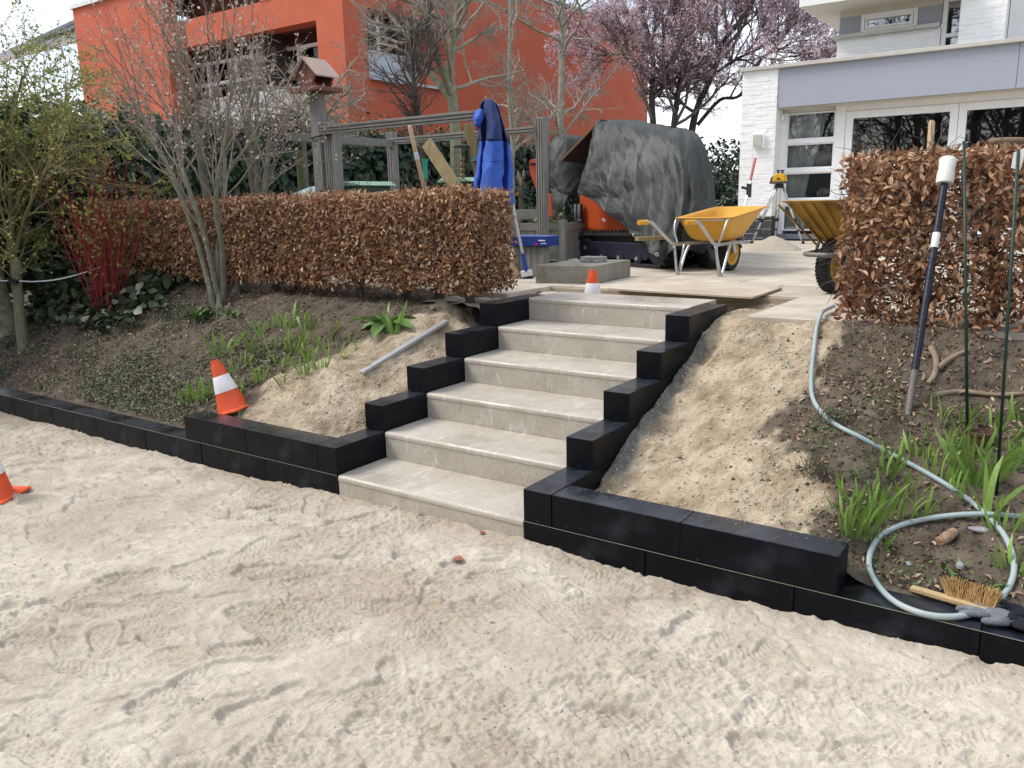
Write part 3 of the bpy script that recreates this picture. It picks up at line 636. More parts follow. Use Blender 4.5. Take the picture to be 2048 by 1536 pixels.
bare_tree('bare_tree', 'bare low tree with spotted trunk and tangled twigs beside the birdhouse post', [[(612, 380, 0), (608, 300, 0), (603, 250, 0), (600, 210, 0)]], 10.4, .05, 55, 26, .95, BARK_G, f0=.55, ang=72, P=P_PLEACH)
# pink blossoming cherry plum
rs = np.random.RandomState(61); T = 17.5
def pxs(l): return [PT(u, v, T+dt) for (u, v, dt) in l]
b0 = PT(1345, 300, T)
st = [stem([Vector((b0.x-.25, b0.y, .85))]+pxs([(1310, 300, 0), (1304, 200, 0), (1306, 120, 0), (1290, 40, .3), (1270, -60, .5)]), .085, .03),
      stem([Vector((b0.x, b0.y, .85))]+pxs([(1345, 300, 0), (1350, 230, 0), (1362, 150, 0), (1370, 80, 0), (1395, 0, -.3), (1420, -90, -.5)]), .075, .03),
      stem([Vector((b0.x+.2, b0.y+.1, .85))]+pxs([(1380, 290, .3), (1395, 215, .3), (1425, 150, .2), (1445, 90, .1), (1480, 40, 0), (1530, -30, 0)]), .09, .03),
      stem(pxs([(1395, 250, .3), (1440, 200, .1), (1480, 190, -.2), (1520, 120, -.4), (1560, 95, -.6)]), .045, .018),
      stem(pxs([(1425, 150, .2), (1470, 120, -.1), (1510, 100, -.2), (1570, 60, -.4)]), .04, .015),
      stem(pxs([(1305, 170, 0), (1270, 130, .2), (1240, 110, .3), (1200, 110, .4)]), .04, .015),
      stem(pxs([(1362, 160, 0), (1330, 100, .5), (1325, 20, .8)]), .05, .02)]
P_CH = [dict(seg=.14, wig=.12, up=.05, n=8, ang=38, lr=.55, rr=.55, rmin=.006), dict(seg=.10, wig=.14, up=.03, n=6, ang=36, lr=.55, rr=.6, rmin=.0045), dict(seg=.08, wig=.16, up=.02, n=5, ang=38, lr=.6, rr=.65, rmin=.0032), dict(seg=.08, wig=.18, up=.01, n=0, ang=40, lr=.6, rr=.6)]
tw, tips = [], []
for s in st: sprout(rs, s, 14, 1.75, .04, P_CH, tw, tips, 48, .28, .04)
n = 95000; Pp, Dd = along(rs, tips, n, 1); Pp = Pp+rs.normal(size=(n, 3))*.022
bl = leaf_mesh('blossom', *TRI, Pp, rs.normal(size=(n, 3)), rs.uniform(.022, .048, n), np.clip(.72+.28*rs.normal(size=n), 0, 1), rs=rs)
tree('cherry_plum_tree', 'pink blossoming cherry plum tree between the red and the white house', (b0.x, b0.y, .85), st, m=BARK_D, twigs=tw, tm=mat('plum_twig', (.10, .072, .068), .85, col2=(.20, .155, .148), scale=20), extra=[('blossom', bl, BLOS)])
# multi-stemmed shrub with pale opening buds, and its curved neighbour
def budded(name, label, base, stems_px, T, rad, seed, ns, L, nb, m=BARK_G, budm=BUD, bsz=(.016, .034), P=None, f0=.45, ang=26, up=.25, n_tint=.55, tm=TWIG, tpl=LEAF6):
    rs = np.random.RandomState(seed); sts = []
    P = P or [dict(seg=.09, wig=.08, up=.05, n=5, ang=36, lr=.55, rr=.55, rmin=.0024), dict(seg=.07, wig=.11, up=.04, n=3, ang=36, lr=.55, rr=.6, rmin=.0019), dict(seg=.05, wig=.12, up=.02, n=0, ang=40, lr=.6, rr=.6)]
    for pl in stems_px: sts.append(stem([base+Vector((rs.normal()*.035, rs.normal()*.035, -.03))]+[PT(u, v, T+dt) for (u, v, dt) in pl], rad, rad*.45))
    tw, tips = [], []
    for s in sts: sprout(rs, s, ns, L, .008, P, tw, tips, ang, f0, up)
    Pp, Dd = along(rs, tips, nb, 0)
    bl = leaf_mesh('buds', *tpl, Pp, rs.normal(size=(nb, 3)), rs.uniform(*bsz, nb), np.clip(n_tint+.28*rs.normal(size=nb), 0, 1), rs=rs, dirs=Dd+rs.normal(size=(nb, 3))*.35)
    return tree(name, label, base, sts, m=m, twigs=tw, tm=tm, extra=[('buds', bl, budm)], cat='shrub')
bs = hit(440, 612); Ts = float((np.array(bs)-CAM) @ CF)
budded('serviceberry_shrub', 'tall many-stemmed bare shrub with pale opening buds before the beech hedge', bs,
       [[(400, 500, 0), (365, 400, 0), (335, 330, .1), (285, 255, .2), (240, 190, .2)], [(412, 480, -.1), (375, 370, -.1), (355, 300, 0), (352, 245, 0)], [(425, 470, .2), (400, 330, .2), (395, 230, .2), (385, 150, .3)],
        [(437, 480, .1), (450, 380, .1), (447, 280, .2), (430, 190, .2)], [(428, 470, .3), (412, 360, .4), (405, 280, .4), (425, 190, .5)], [(445, 500, -.2), (432, 420, -.3), (440, 330, -.4), (460, 240, -.4)]], Ts, .027, 71, 9, 1.15, 2300, ang=36, f0=.3, up=.12)
bs2 = hit(470, 585); Ts2 = float((np.array(bs2)-CAM) @ CF)
budded('serviceberry_shrub', 'bare shrub with one curved lichen-spotted trunk and pale buds beside the hedge', bs2,
       [[(485, 540, 0), (507, 480, 0), (520, 425, 0), (515, 380, 0), (512, 300, 0), (515, 180, 0)], [(503, 490, 0), (520, 430, 0), (503, 365, .1), (498, 260, .1), (500, 160, .1)], [(507, 480, 0), (524, 425, -.05), (530, 360, -.1), (540, 260, -.1)]], Ts2, .036, 72, 8, .85, 1000, ang=34, f0=.35, up=.2)
# red-stemmed dogwood
rs = np.random.RandomState(73); bd = hit(215, 640); root_st = []; tw, tips = [], []
P_DG = [dict(seg=.12, wig=.05, up=.03, n=4, ang=24, lr=.45, rr=.6, rmin=.0028, **{'from': .35}), dict(seg=.08, wig=.07, up=.04, n=2, ang=28, lr=.5, rr=.7, rmin=.0022), dict(seg=.06, wig=.08, up=.03, n=0, ang=30, lr=.5, rr=.6)]
for i in range(34):
    a = rs.uniform(0, 6.28); lean = abs(rs.normal())*.34
    grow(rs, np.array(bd)+np.array([math.cos(a)*.06, math.sin(a)*.05, -.03]), norm([math.cos(a)*lean, math.sin(a)*lean*.7, 1]), rs.uniform(.75, 1.45), rs.uniform(.005, .009), 0, P_DG, root_st, tips)
root = thing('dogwood_shrub', 'dogwood shrub with crimson red stems and yellow-green leaf buds', 'shrub', tuple(bd)); org = np.array(bd)
o = obj('stems', branches_mesh('stems', [(p-org, r) for p, r in root_st], 5), REDSTEM, root); o['kind'] = 'stuff'
n = 620; Pp, Dd = along(rs, tips, n, 0); o = obj('buds', leaf_mesh('buds', *LEAF6, Pp-org, rs.normal(size=(n, 3)), rs.uniform(.025, .05, n), np.clip(.75+.2*rs.normal(size=n), 0, 1), rs=rs, dirs=Dd+rs.normal(size=(n, 3))*.3+np.array([0, 0, .5])), GREENY, root); o['kind'] = 'stuff'
# young leafing tree tied to a stake
bw = hit(45, 700); Tw = float((np.array(bw)-CAM) @ CF)
P_W = [dict(seg=.09, wig=.13, up=-.01, n=8, ang=42, lr=.55, rr=.5, rmin=.003), dict(seg=.07, wig=.15, up=-.03, n=6, ang=44, lr=.55, rr=.6, rmin=.002), dict(seg=.05, wig=.18, up=-.02, n=0, ang=40, lr=.6, rr=.6)]
rs = np.random.RandomState(74); sts = [stem([bw+Vector((0, .06, -.03))]+[PT(u, v, Tw+dt) for u, v, dt in l], .024, .008) for l in ([(28, 560, .1), (22, 450, .1), (20, 330, .1), (30, 220, .1), (45, 150, .1)], [(26, 560, .1), (40, 470, 0), (60, 410, -.1), (95, 340, -.2), (130, 270, -.2)], [(25, 500, .1), (35, 400, .2), (60, 300, .3), (90, 210, .3)], [(28, 560, .1), (10, 450, .1), (-30, 330, .2)])]
tw, tips = [], []
for s in sts: sprout(rs, s, 16, .85, .008, P_W, tw, tips, 50, .3, .06)
n = 14000; Pp, Dd = along(rs, tips, n, 1)
bl = leaf_mesh('leaves', *LEAF6, Pp+rs.normal(size=(n, 3))*.008, rs.normal(size=(n, 3))+np.array([0, 0, .6]), rs.uniform(.016, .036, n), np.clip(.68+.28*rs.normal(size=n), 0, 1), rs=rs, dirs=Dd+rs.normal(size=(n, 3))*.6)
tree('young_tree', 'young tree with arching twigs and tiny yellow-green leaves tied to a stake', bw, sts, m=mat('bark_olive', (.13, .11, .05), .85, .3), twigs=tw, tm=mat('twig_olive', (.22, .185, .09), .85, .3), extra=[('leaves', bl, GREENY)])
STAKE = mat('old_stake', (.115, .105, .06), .9, col2=(.21, .195, .13), scale=9, bump=.5, bscale=50, stretch=(8, 8, 1))
ws = thing('wooden_stake', 'thick weathered round wooden stake leaning beside the young tree', 'stake', tuple(bw))
top = PT(30, 520, Tw)-bw
MB().tube([(0, 0, -.1), top*.5, top], [.046, .043, .04], 14).build('post', STAKE, ws, smooth=True, ang=40)
RUB = mat('black_rubber', (.012, .012, .013), .5, .2)
q = PT(27, 562, Tw-.04)-bw; MB().bar(q+Vector((-.06, -.02, .01)), q+Vector((.07, 0, -.01)), .03, .04).build('tie_strap', RUB, ws, bevel=.004)
ol = hit(15, 690); tag(obj('tree_trunk', branches_mesh('tree_trunk', [stem([ol+Vector((-.10, .18, -.05)), PT(5, 620, Tw+.3), PT(-15, 540, Tw+.3), PT(-45, 420, Tw+.4)], .11, .07)], 12), BARK_G), 'mossy old tree trunk behind the wooden stake', 'tree')
# ---------------- iris plants
def iris_leaf(seed):
    rs = random.Random(seed); L = 1; w = rs.uniform(.075, .10); bend = rs.uniform(.02, .3); V, F = [], []; n = 7
    for i in range(n):
        f = i/(n-1); y = bend*f*f*f*1.2; z = f*(1-.15*bend*f*f); ww = w*(.75+.35*math.sin(f*2.2))*(1-f**5) if i < n-1 else .002
        V += [(-ww/2, y, z), (0, y+w*.10*(1-f), z), (ww/2, y, z)]
    for i in range(n-1): a = i*3; F += [(a, a+1, a+4, a+3), (a+1, a+2, a+5, a+4)]
    me = bpy.data.meshes.new('leaf'); me.from_pydata(V, [], F); me.polygons.foreach_set('use_smooth', np.ones(len(F), bool)); me.materials.append(IRIS)
    return me
ILEAF = [iris_leaf(i) for i in range(6)]
IYEL = []
for m_ in ILEAF[:2]: c = m_.copy(); c.materials.clear(); c.materials.append(IRISY); IYEL.append(c)
def iris(u, v, hpx, side, label, group, rs, nl=None):
    label = IRIS_NOTE.get((u, v), label); group = None if (u, v) in IRIS_NOTE and list(IRIS_NOTE.values()).count(label) == 1 else group
    p = hit(u, v, side); h = hpx/FPX*float((np.array(p)-CAM) @ CF); root = thing('iris_plant', label, 'plant', tuple(p-Vector((0, 0, .012))), group)
    fan = rs.uniform(0, 6.28); nl = nl or rs.randint(5, 9)
    for k in range(nl):
        o = obj('leaf', ILEAF[rs.randrange(6)], None, root); s = h*rs.uniform(.7, 1.25); o.scale = (s*rs.uniform(.8, 1.2), s, s)
        off = (k-(nl-1)/2)*.011; o.location = (math.cos(fan)*off, math.sin(fan)*off+rs.uniform(-.008, .008), 0)
        lean = (k-(nl-1)/2)/nl*R_(58)+R_(rs.uniform(-8, 8)); o.rotation_euler = (Matrix.Rotation(fan, 3, 'Z') @ Matrix.Rotation(lean, 3, 'Y') @ Matrix.Rotation(rs.uniform(-.25, .25), 3, 'X') @ Matrix.Rotation(rs.uniform(-.5, .5)+(3.14 if rs.random() < .5 else 0), 3, 'Z')).to_euler()
    if rs.random() < .55:
        o = obj('withered_leaf', IYEL[rs.randrange(2)], None, root); s = h*rs.uniform(.6, .9); o.scale = (s*.7, s*1.6, s); o.rotation_euler = (R_(rs.uniform(35, 62)), 0, rs.uniform(0, 6.28))
IRIS_NOTE = {(1975, 1040): 'tall iris plant growing through the hose where its loop crosses', (2026, 1143): 'iris plant beside the hose loop just above the work gloves', (1713, 1073): 'big iris clump directly behind the end of the raised right wall',
             (1909, 918): 'tall broad iris clump between the two green plant stakes', (1938, 969): 'tall broad iris clump between the two green plant stakes', (1966, 969): 'tall broad iris clump between the two green plant stakes',
             (480, 832): 'small iris shoot right behind the base of the tilted traffic cone', (379, 805): 'iris plant on the soil left of the tilted traffic cone', (407, 802): 'iris plant on the soil left of the tilted traffic cone',
             (1881, 845): 'iris plant between the tamping bar tip and the green stake', (444, 713): 'slender iris plant nearest the many-stemmed shrub', (1746, 1089): 'small iris shoot between the wall end and the hose loop'}
rs = random.Random(5)
GL, GR = 'iris plants on the left bank', 'iris plants on the right bank'
for (u, v, h) in [(444, 713, 62), (509, 710, 58), (489, 734, 34), (560, 734, 34), (574, 686, 44), (588, 706, 46), (607, 751, 44), (619, 717, 44), (636, 696, 38), (666, 676, 46), (685, 718, 52), (478, 792, 44), (455, 761, 40), (379, 805, 48), (407, 802, 56), (564, 768, 34), (615, 662, 44), (588, 655, 46), (560, 655, 34), (620, 722, 40), (609, 746, 40), (712, 700, 34), (480, 832, 26), (530, 668, 40), (545, 702, 40), (640, 740, 36), (655, 715, 44), (700, 680, 36), (520, 762, 38), (590, 732, 40), (610, 690, 40)]:
    iris(u, v, h, 'l', 'young green iris plant sprouting on the bank left of the steps', GL, rs)
iris(787, 668, 66, 'l', 'young iris plant beside the broad-leaved plant under the beech hedge', None, rs)
for (u, v, h) in [(1713, 1073, 96), (1694, 1007, 72), (1738, 1035, 84), (1770, 950, 74), (1789, 934, 60), (1795, 1042, 78), (1821, 1042, 84), (1846, 1035, 70), (1833, 912, 50), (1859, 925, 40), (1909, 918, 104), (1938, 969, 112), (1966, 969, 90), (1912, 988, 66), (1975, 1040, 118), (1881, 845, 66), (1919, 849, 56), (1941, 839, 40), (2030, 887, 70), (2044, 842, 60), (1746, 1089, 40), (2026, 1143, 70), (2042, 928, 66), (2005, 900, 50), (1702, 1045, 60), (1760, 1000, 66), (1812, 992, 60), (1880, 962, 70), (1945, 922, 66), (2012, 962, 80), (2005, 1064, 60), (1850, 882, 44), (1985, 860, 50), (1728, 1064, 70)]:
    iris(u, v, h, 'r', 'young green iris plant sprouting on the bank right of the steps', GR, rs)
# ---------------- broad-leaved plant, tuft, small cover
BROAD = mat('broad_leaf', (.060, .145, .030), .5, col2=(.125, .23, .06), scale=7, bump=.3, bscale=25, trans=.2, rndv=.15)
def broadleaf(L, w, sag):
    V, F, n = [], [], 9
    for i in range(n):
        f = i/(n-1); ww = w*math.sin(math.pi*min(1, f*.93+.05))**.8*(.3 if f < .12 else 1); y = L*f; z = L*(.42*f-sag*f*f)
        for j, k in enumerate((-1, -.5, 0, .5, 1)): V.append((k*ww/2, y, z+abs(k)*ww*.18+.004*math.sin(f*22+j)))
    for i in range(n-1):
        for j in range(4): a = i*5+j; F.append((a, a+1, a+6, a+5))
    me = bpy.data.meshes.new('leaf'); me.from_pydata(V, [], F); me.polygons.foreach_set('use_smooth', np.ones(len(F), bool)); me.materials.append(BROAD); return me
BL = [broadleaf(.25, .09, .5), broadleaf(.19, .075, .62), broadleaf(.28, .095, .35)]
p = hit(775, 648); root = thing('foxglove_plant', 'broad-leaved green rosette plant under the left beech hedge', 'plant', tuple(p)); rs = random.Random(9)
for k in range(11): o = obj('leaf', BL[k % 3], None, root); o.rotation_euler = (R_(rs.uniform(-12, 16)), R_(rs.uniform(-15, 15)), k*6.283/11+rs.uniform(-.2, .2)); o.scale = [rs.uniform(.8, 1.15)]*3
for (u, v, hh, nn, lb) in [(402, 640, .12, 46, 'low green leafy tuft in front of the many-stemmed shrub'), (470, 632, .07, 26, 'small low green tuft right of the many-stemmed shrub base'), (1968, 1180, .05, 24, 'small weed tuft inside the loop of the hose'), (1905, 1140, .045, 20, 'small weed tuft next to the split log')]:
    side = 'l' if u < 1000 else 'r'; p = hit(u, v, side); rs2 = np.random.RandomState(nn); root = thing('leafy_tuft', lb, 'plant', tuple(p))
    a = rs2.uniform(0, 6.28, nn); dr = np.stack([np.cos(a), np.sin(a), rs2.uniform(.3, 1.5, nn)], 1)
    obj('leaves', leaf_mesh('leaves', [(0, 0, 0), (.16, .35, .03), (.12, .75, .0), (0, 1, -.1), (-.12, .75, 0), (-.16, .35, .03)], LEAF6[1], rs2.normal(size=(nn, 3))*np.array([.03, .03, .002]), np.cross(dr, np.cross(np.array([0, 0, 1.]), dr)), hh*rs2.uniform(.6, 1.3, nn), np.clip(.55+.2*rs2.normal(size=nn), 0, 1), rs=rs2, dirs=dr), mat('tuft_leaf', (.9, .9, .9), .55, .15, tint=[(.04, .09, .02), (.09, .17, .035), (.15, .24, .06)]), root)
def scatter(name, label, cat, side, n, fx, fy, size, mat_, seed, tpl=LEAF6, up=.8, lift=.004, dens=None, tint=(.5, .27), hgt=0.):
    rs = np.random.RandomState(seed); x, y = rs.uniform(*fx, n), rs.uniform(*fy, n)
    if dens: k = rs.rand(n) < dens(x, y); x, y = x[k], y[k]
    r = (bank_left if side == 'l' else bank_right)(x, y); n = len(x)
    P = np.stack([x, y, r[0]+lift+np.abs(rs.normal(size=n))*hgt], 1)
    o = obj(name, leaf_mesh(name, *tpl, P, rs.normal(size=(n, 3))*.55+np.array([0, -.3, up]), rs.uniform(*size, n), np.clip(tint[0]+tint[1]*rs.normal(size=n), 0, 1), rs=rs), mat_)
    tag(o, label, cat, kind='stuff'); return o
sandL = lambda x, y: 1-bank_left(x, y)[1]
sandR = lambda x, y: np.clip(1-bank_right(x, y)[1], 0, 1)
scatter('ground_cover', 'low dusty green ground cover on the left bank', 'ground cover', 'l', 46000, (-5.2, -1.25), (.2, 1.3), (.010, .028), COVER, 81, dens=lambda x, y: sandL(x, y)*np.clip(.80+2.2*fbm(x, y, 2.4, 4, 83)-.5*sst(-2.4, -1.3, x)-.6*sst(.75, 1.3, y), 0, 1), tint=(.45, .32), hgt=.020)
scatter('leaf_litter', 'dry brown leaf litter scattered over the left bank', 'leaf litter', 'l', 9000, (-5.2, -.5), (.2, 1.9), (.016, .042), LITTER, 84, tpl=CURL6, dens=lambda x, y: sandL(x, y)*np.clip(.45+1.2*fbm(x, y, 1.5, 3, 86), .05, 1)*(1-.85*sst(-1.4, -.9, x)))
scatter('epimedium_patch', 'patch of broad bronze-green ground cover under the dogwood', 'ground cover', 'l', 3400, (-5.6, -3.3), (.75, 2.3), (.05, .095), mat('epimedium_leaf', (.9, .9, .9), .45, .15, tint=[(.035, .022, .016), (.028, .045, .018), (.05, .08, .03), (.10, .13, .07)], spec=.5), 87, tpl=IVY, hgt=.10, lift=.03, dens=lambda x, y: np.clip(1.1-sst(-3.9, -3.3, x), 0, 1)*sst(.7, 1.0, y))
scatter('leaf_litter', 'dry brown leaf litter scattered over the right bank', 'leaf litter', 'r', 6000, (2.1, 4.0), (.17, 1.75), (.012, .036), LITTER, 88, tpl=CURL6, dens=lambda x, y: sandR(x, y)*np.clip(.4+1.3*fbm(x, y, 2.5, 3, 89), .05, 1))
scatter('ground_cover', 'tiny green weeds spread between the irises on the right bank', 'ground cover', 'r', 5200, (2.2, 4.0), (.17, 1.5), (.010, .024), mat('weed_leaf', (.9, .9, .9), .55, .15, tint=[(.04, .08, .02), (.08, .14, .035), (.14, .20, .06)]), 90, dens=lambda x, y: sandR(x, y)*np.clip(-.15+3.2*fbm(x, y, 3.2, 3, 91)-.5*sst(.8, 1.4, y), 0, 1), hgt=.012)
rs2 = np.random.RandomState(99); br = []
for i in range(520):
    x, y = rs2.uniform(-5, -1.5), rs2.uniform(.22, 1.3); a = rs2.uniform(0, 6.28); L_ = rs2.uniform(.06, .22); q = np.array([x, y, bz(x, y)+.006]); e_ = np.array([math.cos(a)*L_, math.sin(a)*L_*.7, 0]); m_ = q+e_*.5+np.array([rs2.normal()*.02, rs2.normal()*.02, .02+rs2.rand()*.035]); w = q+e_; w[2] = bz(w[0], max(.16, w[1]))+.006
    br.append((np.array([q, (q+m_)/2+np.array([0, 0, .008]), m_, w]), np.array([.0018, .0017, .0014, .001])))
tag(obj('dry_stems', branches_mesh('dry_stems', br, 3), TWIG), 'tangle of thin dry stems lying over the left bank', 'dry stems', kind='stuff')
TET = ([(-.5, -.3, 0), (.5, -.35, .05), (.05, .55, 0), (.0, .0, .62)], [(0, 1, 3), (1, 2, 3), (2, 0, 3), (2, 1, 0)])
def clods(name, label, fn, n, fx, fy, size, m, seed, dens=None):
    rs = np.random.RandomState(seed); x, y = rs.uniform(*fx, n), rs.uniform(*fy, n)
    if dens: k = rs.rand(n) < dens(x, y); x, y = x[k], y[k]
    n = len(x); z = fn(x, y); s = size[0]*(size[1]/size[0])**(rs.rand(n)**2.2)
    tag(obj(name, leaf_mesh(name, *TET, np.stack([x, y, z-.12*s], 1), rs.normal(size=(n, 3))*.35+np.array([0, 0, 1]), s, rs.rand(n), rs=rs), m), label, 'crumbs', kind='stuff')
CRUMB = mat('sand_crumb', (.9, .9, .9), .95, .1, tint=[(.30, .25, .19), (.46, .41, .33), (.58, .53, .45)]); CLOD = mat('soil_clod', (.9, .9, .9), .95, .15, tint=[(.045, .033, .023), (.10, .075, .053), (.19, .15, .11)])
clods('sand_crumbs', 'loose crumbs and grains of sand over the foreground', lambda x, y: sand_h(x[None], y[None])[0][0], 15000, (-3.5, 3.5), (-2.3, -.01), (.003, .013), CRUMB, 101, lambda x, y: np.clip(.35+1.5*fbm(x, y, 2.0, 3, 103)+.6*sst(-.3, 0, y), .05, 1))
clods('soil_clods', 'crumbly soil clods over the left bank', lambda x, y: bank_left(x, y)[0], 9000, (-5, -.5), (.17, 1.7), (.005, .028), CLOD, 104, sandL)
clods('soil_clods', 'crumbly soil clods over the right bank', lambda x, y: bank_right(x, y)[0], 9000, (1.9, 3.9), (.17, 1.7), (.004, .026), CLOD, 105, lambda x, y: .12+.88*sandR(x, y))
clods('sand_crumbs', 'loose lumps of damp sand on the dug slope beside the steps', lambda x, y: bank_right(x, y)[0], 5000, (1.36, 2.4), (.2, 1.7), (.004, .022), CRUMB, 106, lambda x, y: bank_right(x, y)[1])
clods('sand_crumbs', 'loose lumps of sand on the heap left of the steps', lambda x, y: bank_left(x, y)[0], 3500, (-1.3, -.17), (.17, 1.4), (.004, .022), CRUMB, 107, lambda x, y: bank_left(x, y)[1])
clods('sand_crumbs', 'stray sand grains lying on top of the right black wall', lambda x, y: np.full_like(x, 2*H_+.0005), 500, (W_+.16, W_+1.34), (.006, .144), (.0018, .006), CRUMB, 108, lambda x, y: sst(.3, .9, y/.15)*.9+.1)
clods('sand_crumbs', 'stray sand grains lying on top of the left black wall', lambda x, y: np.full_like(x, 2*H_+.0005), 350, (-1.34, -.16), (.006, .144), (.0018, .006), CRUMB, 109, lambda x, y: sst(.3, .9, y/.15)*.9+.1)
clods('sand_crumbs', 'sand grains carried onto the bottom step', lambda x, y: np.full_like(x, H_+.0003), 450, (.02, W_-.02), (.03, .36), (.0015, .005), CRUMB, 110, lambda x, y: np.clip(.3+1.6*fbm(x, y, 4, 3, 112), 0, 1))
# fine dry sprigs at the edge of the sand channel
for (u, v, s, lb) in [(1640, 955, 1.0, 'small dry heather-like sprig at the edge of the dug sand'), (1670, 845, .8, 'small dry twiggy sprig beside the hose bend')]:
    p = hit(u, v, 'r'); rs2 = np.random.RandomState(int(u)); br = []
    for i in range(60): a = rs2.uniform(0, 6.28); l_ = .07*s*rs2.uniform(.5, 1.3); b_ = np.array([rs2.normal()*.04, rs2.normal()*.03, 0]); e_ = np.array([math.cos(a)*.5, math.sin(a)*.5, rs2.uniform(.4, 1.4)])*l_; br.append((np.array([b_, b_+e_*.5+rs2.normal(size=3)*.006, b_+e_]), np.array([.0018, .0014, .0008])))
    root = thing('dry_sprig', lb, 'plant', tuple(p)); obj('twigs', branches_mesh('twigs', br, 3), TWIG_D, root)
    nn = 150; q = rs2.normal(size=(nn, 3))*np.array([.05, .04, .02])*s+np.array([0, 0, .035]); obj('leaves', leaf_mesh('leaves', *LEAF6, q, rs2.normal(size=(nn, 3)), rs2.uniform(.008, .016, nn), rs2.rand(nn), rs=rs2), COVER, root)
# single leaves lying on the sand
DL = mat('fallen_leaf', (.20, .055, .025), .6, col2=(.32, .12, .06), scale=30, bump=.3)
def fallen(u, v, s, lb, z=None, side=None):
    p = PZ(u, v, .05) if z is None and side is None else hit(u, v, side) if side else PZ(u, v, z)
    if side is None: p.z = float(sand_h(np.array([[p.x]]), np.array([[p.y]]))[0][0, 0])+.004
    V = [(0, 0, 0), (.35, .15, .10), (.45, .5, .22), (.25, .85, .10), (0, 1.1, .02), (-.25, .8, .16), (-.42, .45, .25), (-.3, .12, .05), (0, .5, .06)]
    o = MB().add([Vector(a)*s for a in V], [(8, i, (i+1) % 8) for i in range(8)]).build('fallen_leaf', DL, loc=tuple(p)); o.rotation_euler = (0, 0, u*.7)
    tag(o, lb, 'leaf')
fallen(905, 1120, .050, 'curled red-brown fallen leaf on the sand before the bottom step')
fallen(960, 1072, .03, 'small tan leaf scrap on the sand touching the bottom step')
fallen(1256, 942, .04, 'pale brown curled leaf on the dug sand beside the black blocks', side='r')
fallen(1367, 916, .03, 'small red-brown leaf on the dug sand slope', side='r')
# ================================================================ houses
RED = mat('red_render', (.51, .115, .058), .9, col2=(.59, .142, .076), scale=1.5, bump=.25, bscale=90)
WHITEW = mat('white_paint', (.80, .80, .78), .6, .04, bump=.1)
WFRAME = mat('white_frame', (.88, .88, .88), .35, .03, bump=0)
WBRICK = mat('white_painted_brick', (.87, .87, .86), .75, .05, scale=5, bump=.3, bscale=70, bdist=.006)
BBRICK = mat('black_brick', (.035, .036, .04), .7, col2=(.07, .07, .075), scale=12, bump=.4, rndv=.25)
PANEL = mat('grey_blue_panel', (.355, .375, .43), .45, .03, scale=1, bump=.05)
CREAM = mat('cream_soffit', (.62, .58, .49), .7, .04, bump=.1)
STONE = mat('coping_stone', (.52, .50, .46), .8, .1, bump=.3)
DARKIN = mat('dark_interior', (.06, .055, .05), .9, .2)
CURT = mat('curtain', (.82, .80, .75), .8, .05, bump=.1)
ROOFG = mat('grey_roof', (.20, .205, .21), .8, .15)
def glass(name, k=3.0, tintc=(.9, .93, .95)):
    m = bpy.data.materials.new(name); m.use_nodes = True; n, l = m.node_tree.nodes, m.node_tree.links; n.remove(n['Principled BSDF'])
    tr = n.new('ShaderNodeBsdfTransparent'); tr.inputs['Color'].default_value = (*tintc, 1); gl = n.new('ShaderNodeBsdfGlossy'); gl.inputs['Roughness'].default_value = .01
    fr = n.new('ShaderNodeFresnel'); fr.inputs['IOR'].default_value = 1.5; mu = n.new('ShaderNodeMath'); mu.operation = 'MULTIPLY'; mu.inputs[1].default_value = k; mu.use_clamp = True
    ms = n.new('ShaderNodeMixShader'); l.new(fr.outputs['Fac'], mu.inputs[0]); l.new(mu.outputs['Value'], ms.inputs['Fac']); l.new(tr.outputs['BSDF'], ms.inputs[1]); l.new(gl.outputs['BSDF'], ms.inputs[2])
    l.new(ms.outputs['Shader'], n['Material Output'].inputs['Surface']); return m
GLASS = glass('window_glass')
# ---------------- red neighbour house
XR, YC = -9.0, 9.11
rh = thing('red_house', 'large orange-red rendered house with recessed windows behind the ivy hedge', 'house', (XR, YC, 0))
def rb(nm, a, b, m, par=rh, bev=.0): return MB(rh.location).box(a, b).build(nm, m, par, bevel=bev)
zt = 6.6; yw0, yw1 = 9.74, 11.50; zs0, zs1 = 4.06, 5.36
rb('wall', (XR-.35, YC, 0), (XR, 22.4, zs0), RED); rb('wall', (XR-.35, YC, zs0), (XR, yw0, zt), RED); rb('wall', (XR-.35, yw1, zs0), (XR, 22.4, zt), RED); rb('wall', (XR-.35, yw0, zs1), (XR, yw1, zt), RED)
w = rb('window', (XR-.42, yw0, zs0+.62), (XR-.36, yw1, zs1), glass('dark_window', 1.2, (.25, .24, .24)))
rb('frame', (XR-.40, yw0+.62, zs0+.62), (XR-.33, yw0+.70, zs1), WFRAME, w); rb('frame', (XR-.40, yw0, zs1-.22), (XR-.34, yw1, zs1-.17), WFRAME, w)
rb('parapet_panel', (XR-.34, yw0+.01, zs0), (XR-.24, yw1-.01, zs0+.58), mat('pale_panel', (.55, .60, .68), .5, .05))
rb('sill', (XR-.30, yw0, zs0-.05), (XR+.10, yw1+.50, zs0), mat('zinc_sill', (.50, .54, .60), .4, .05))
rb('room', (XR-2.6, yw0-.5, zs0), (XR-2.5, yw1+.5, zs1+.4), DARKIN)
rb('roof', (XR-8.4, YC, zt), (XR+.06, 22.46, zt+.10), ROOFG)
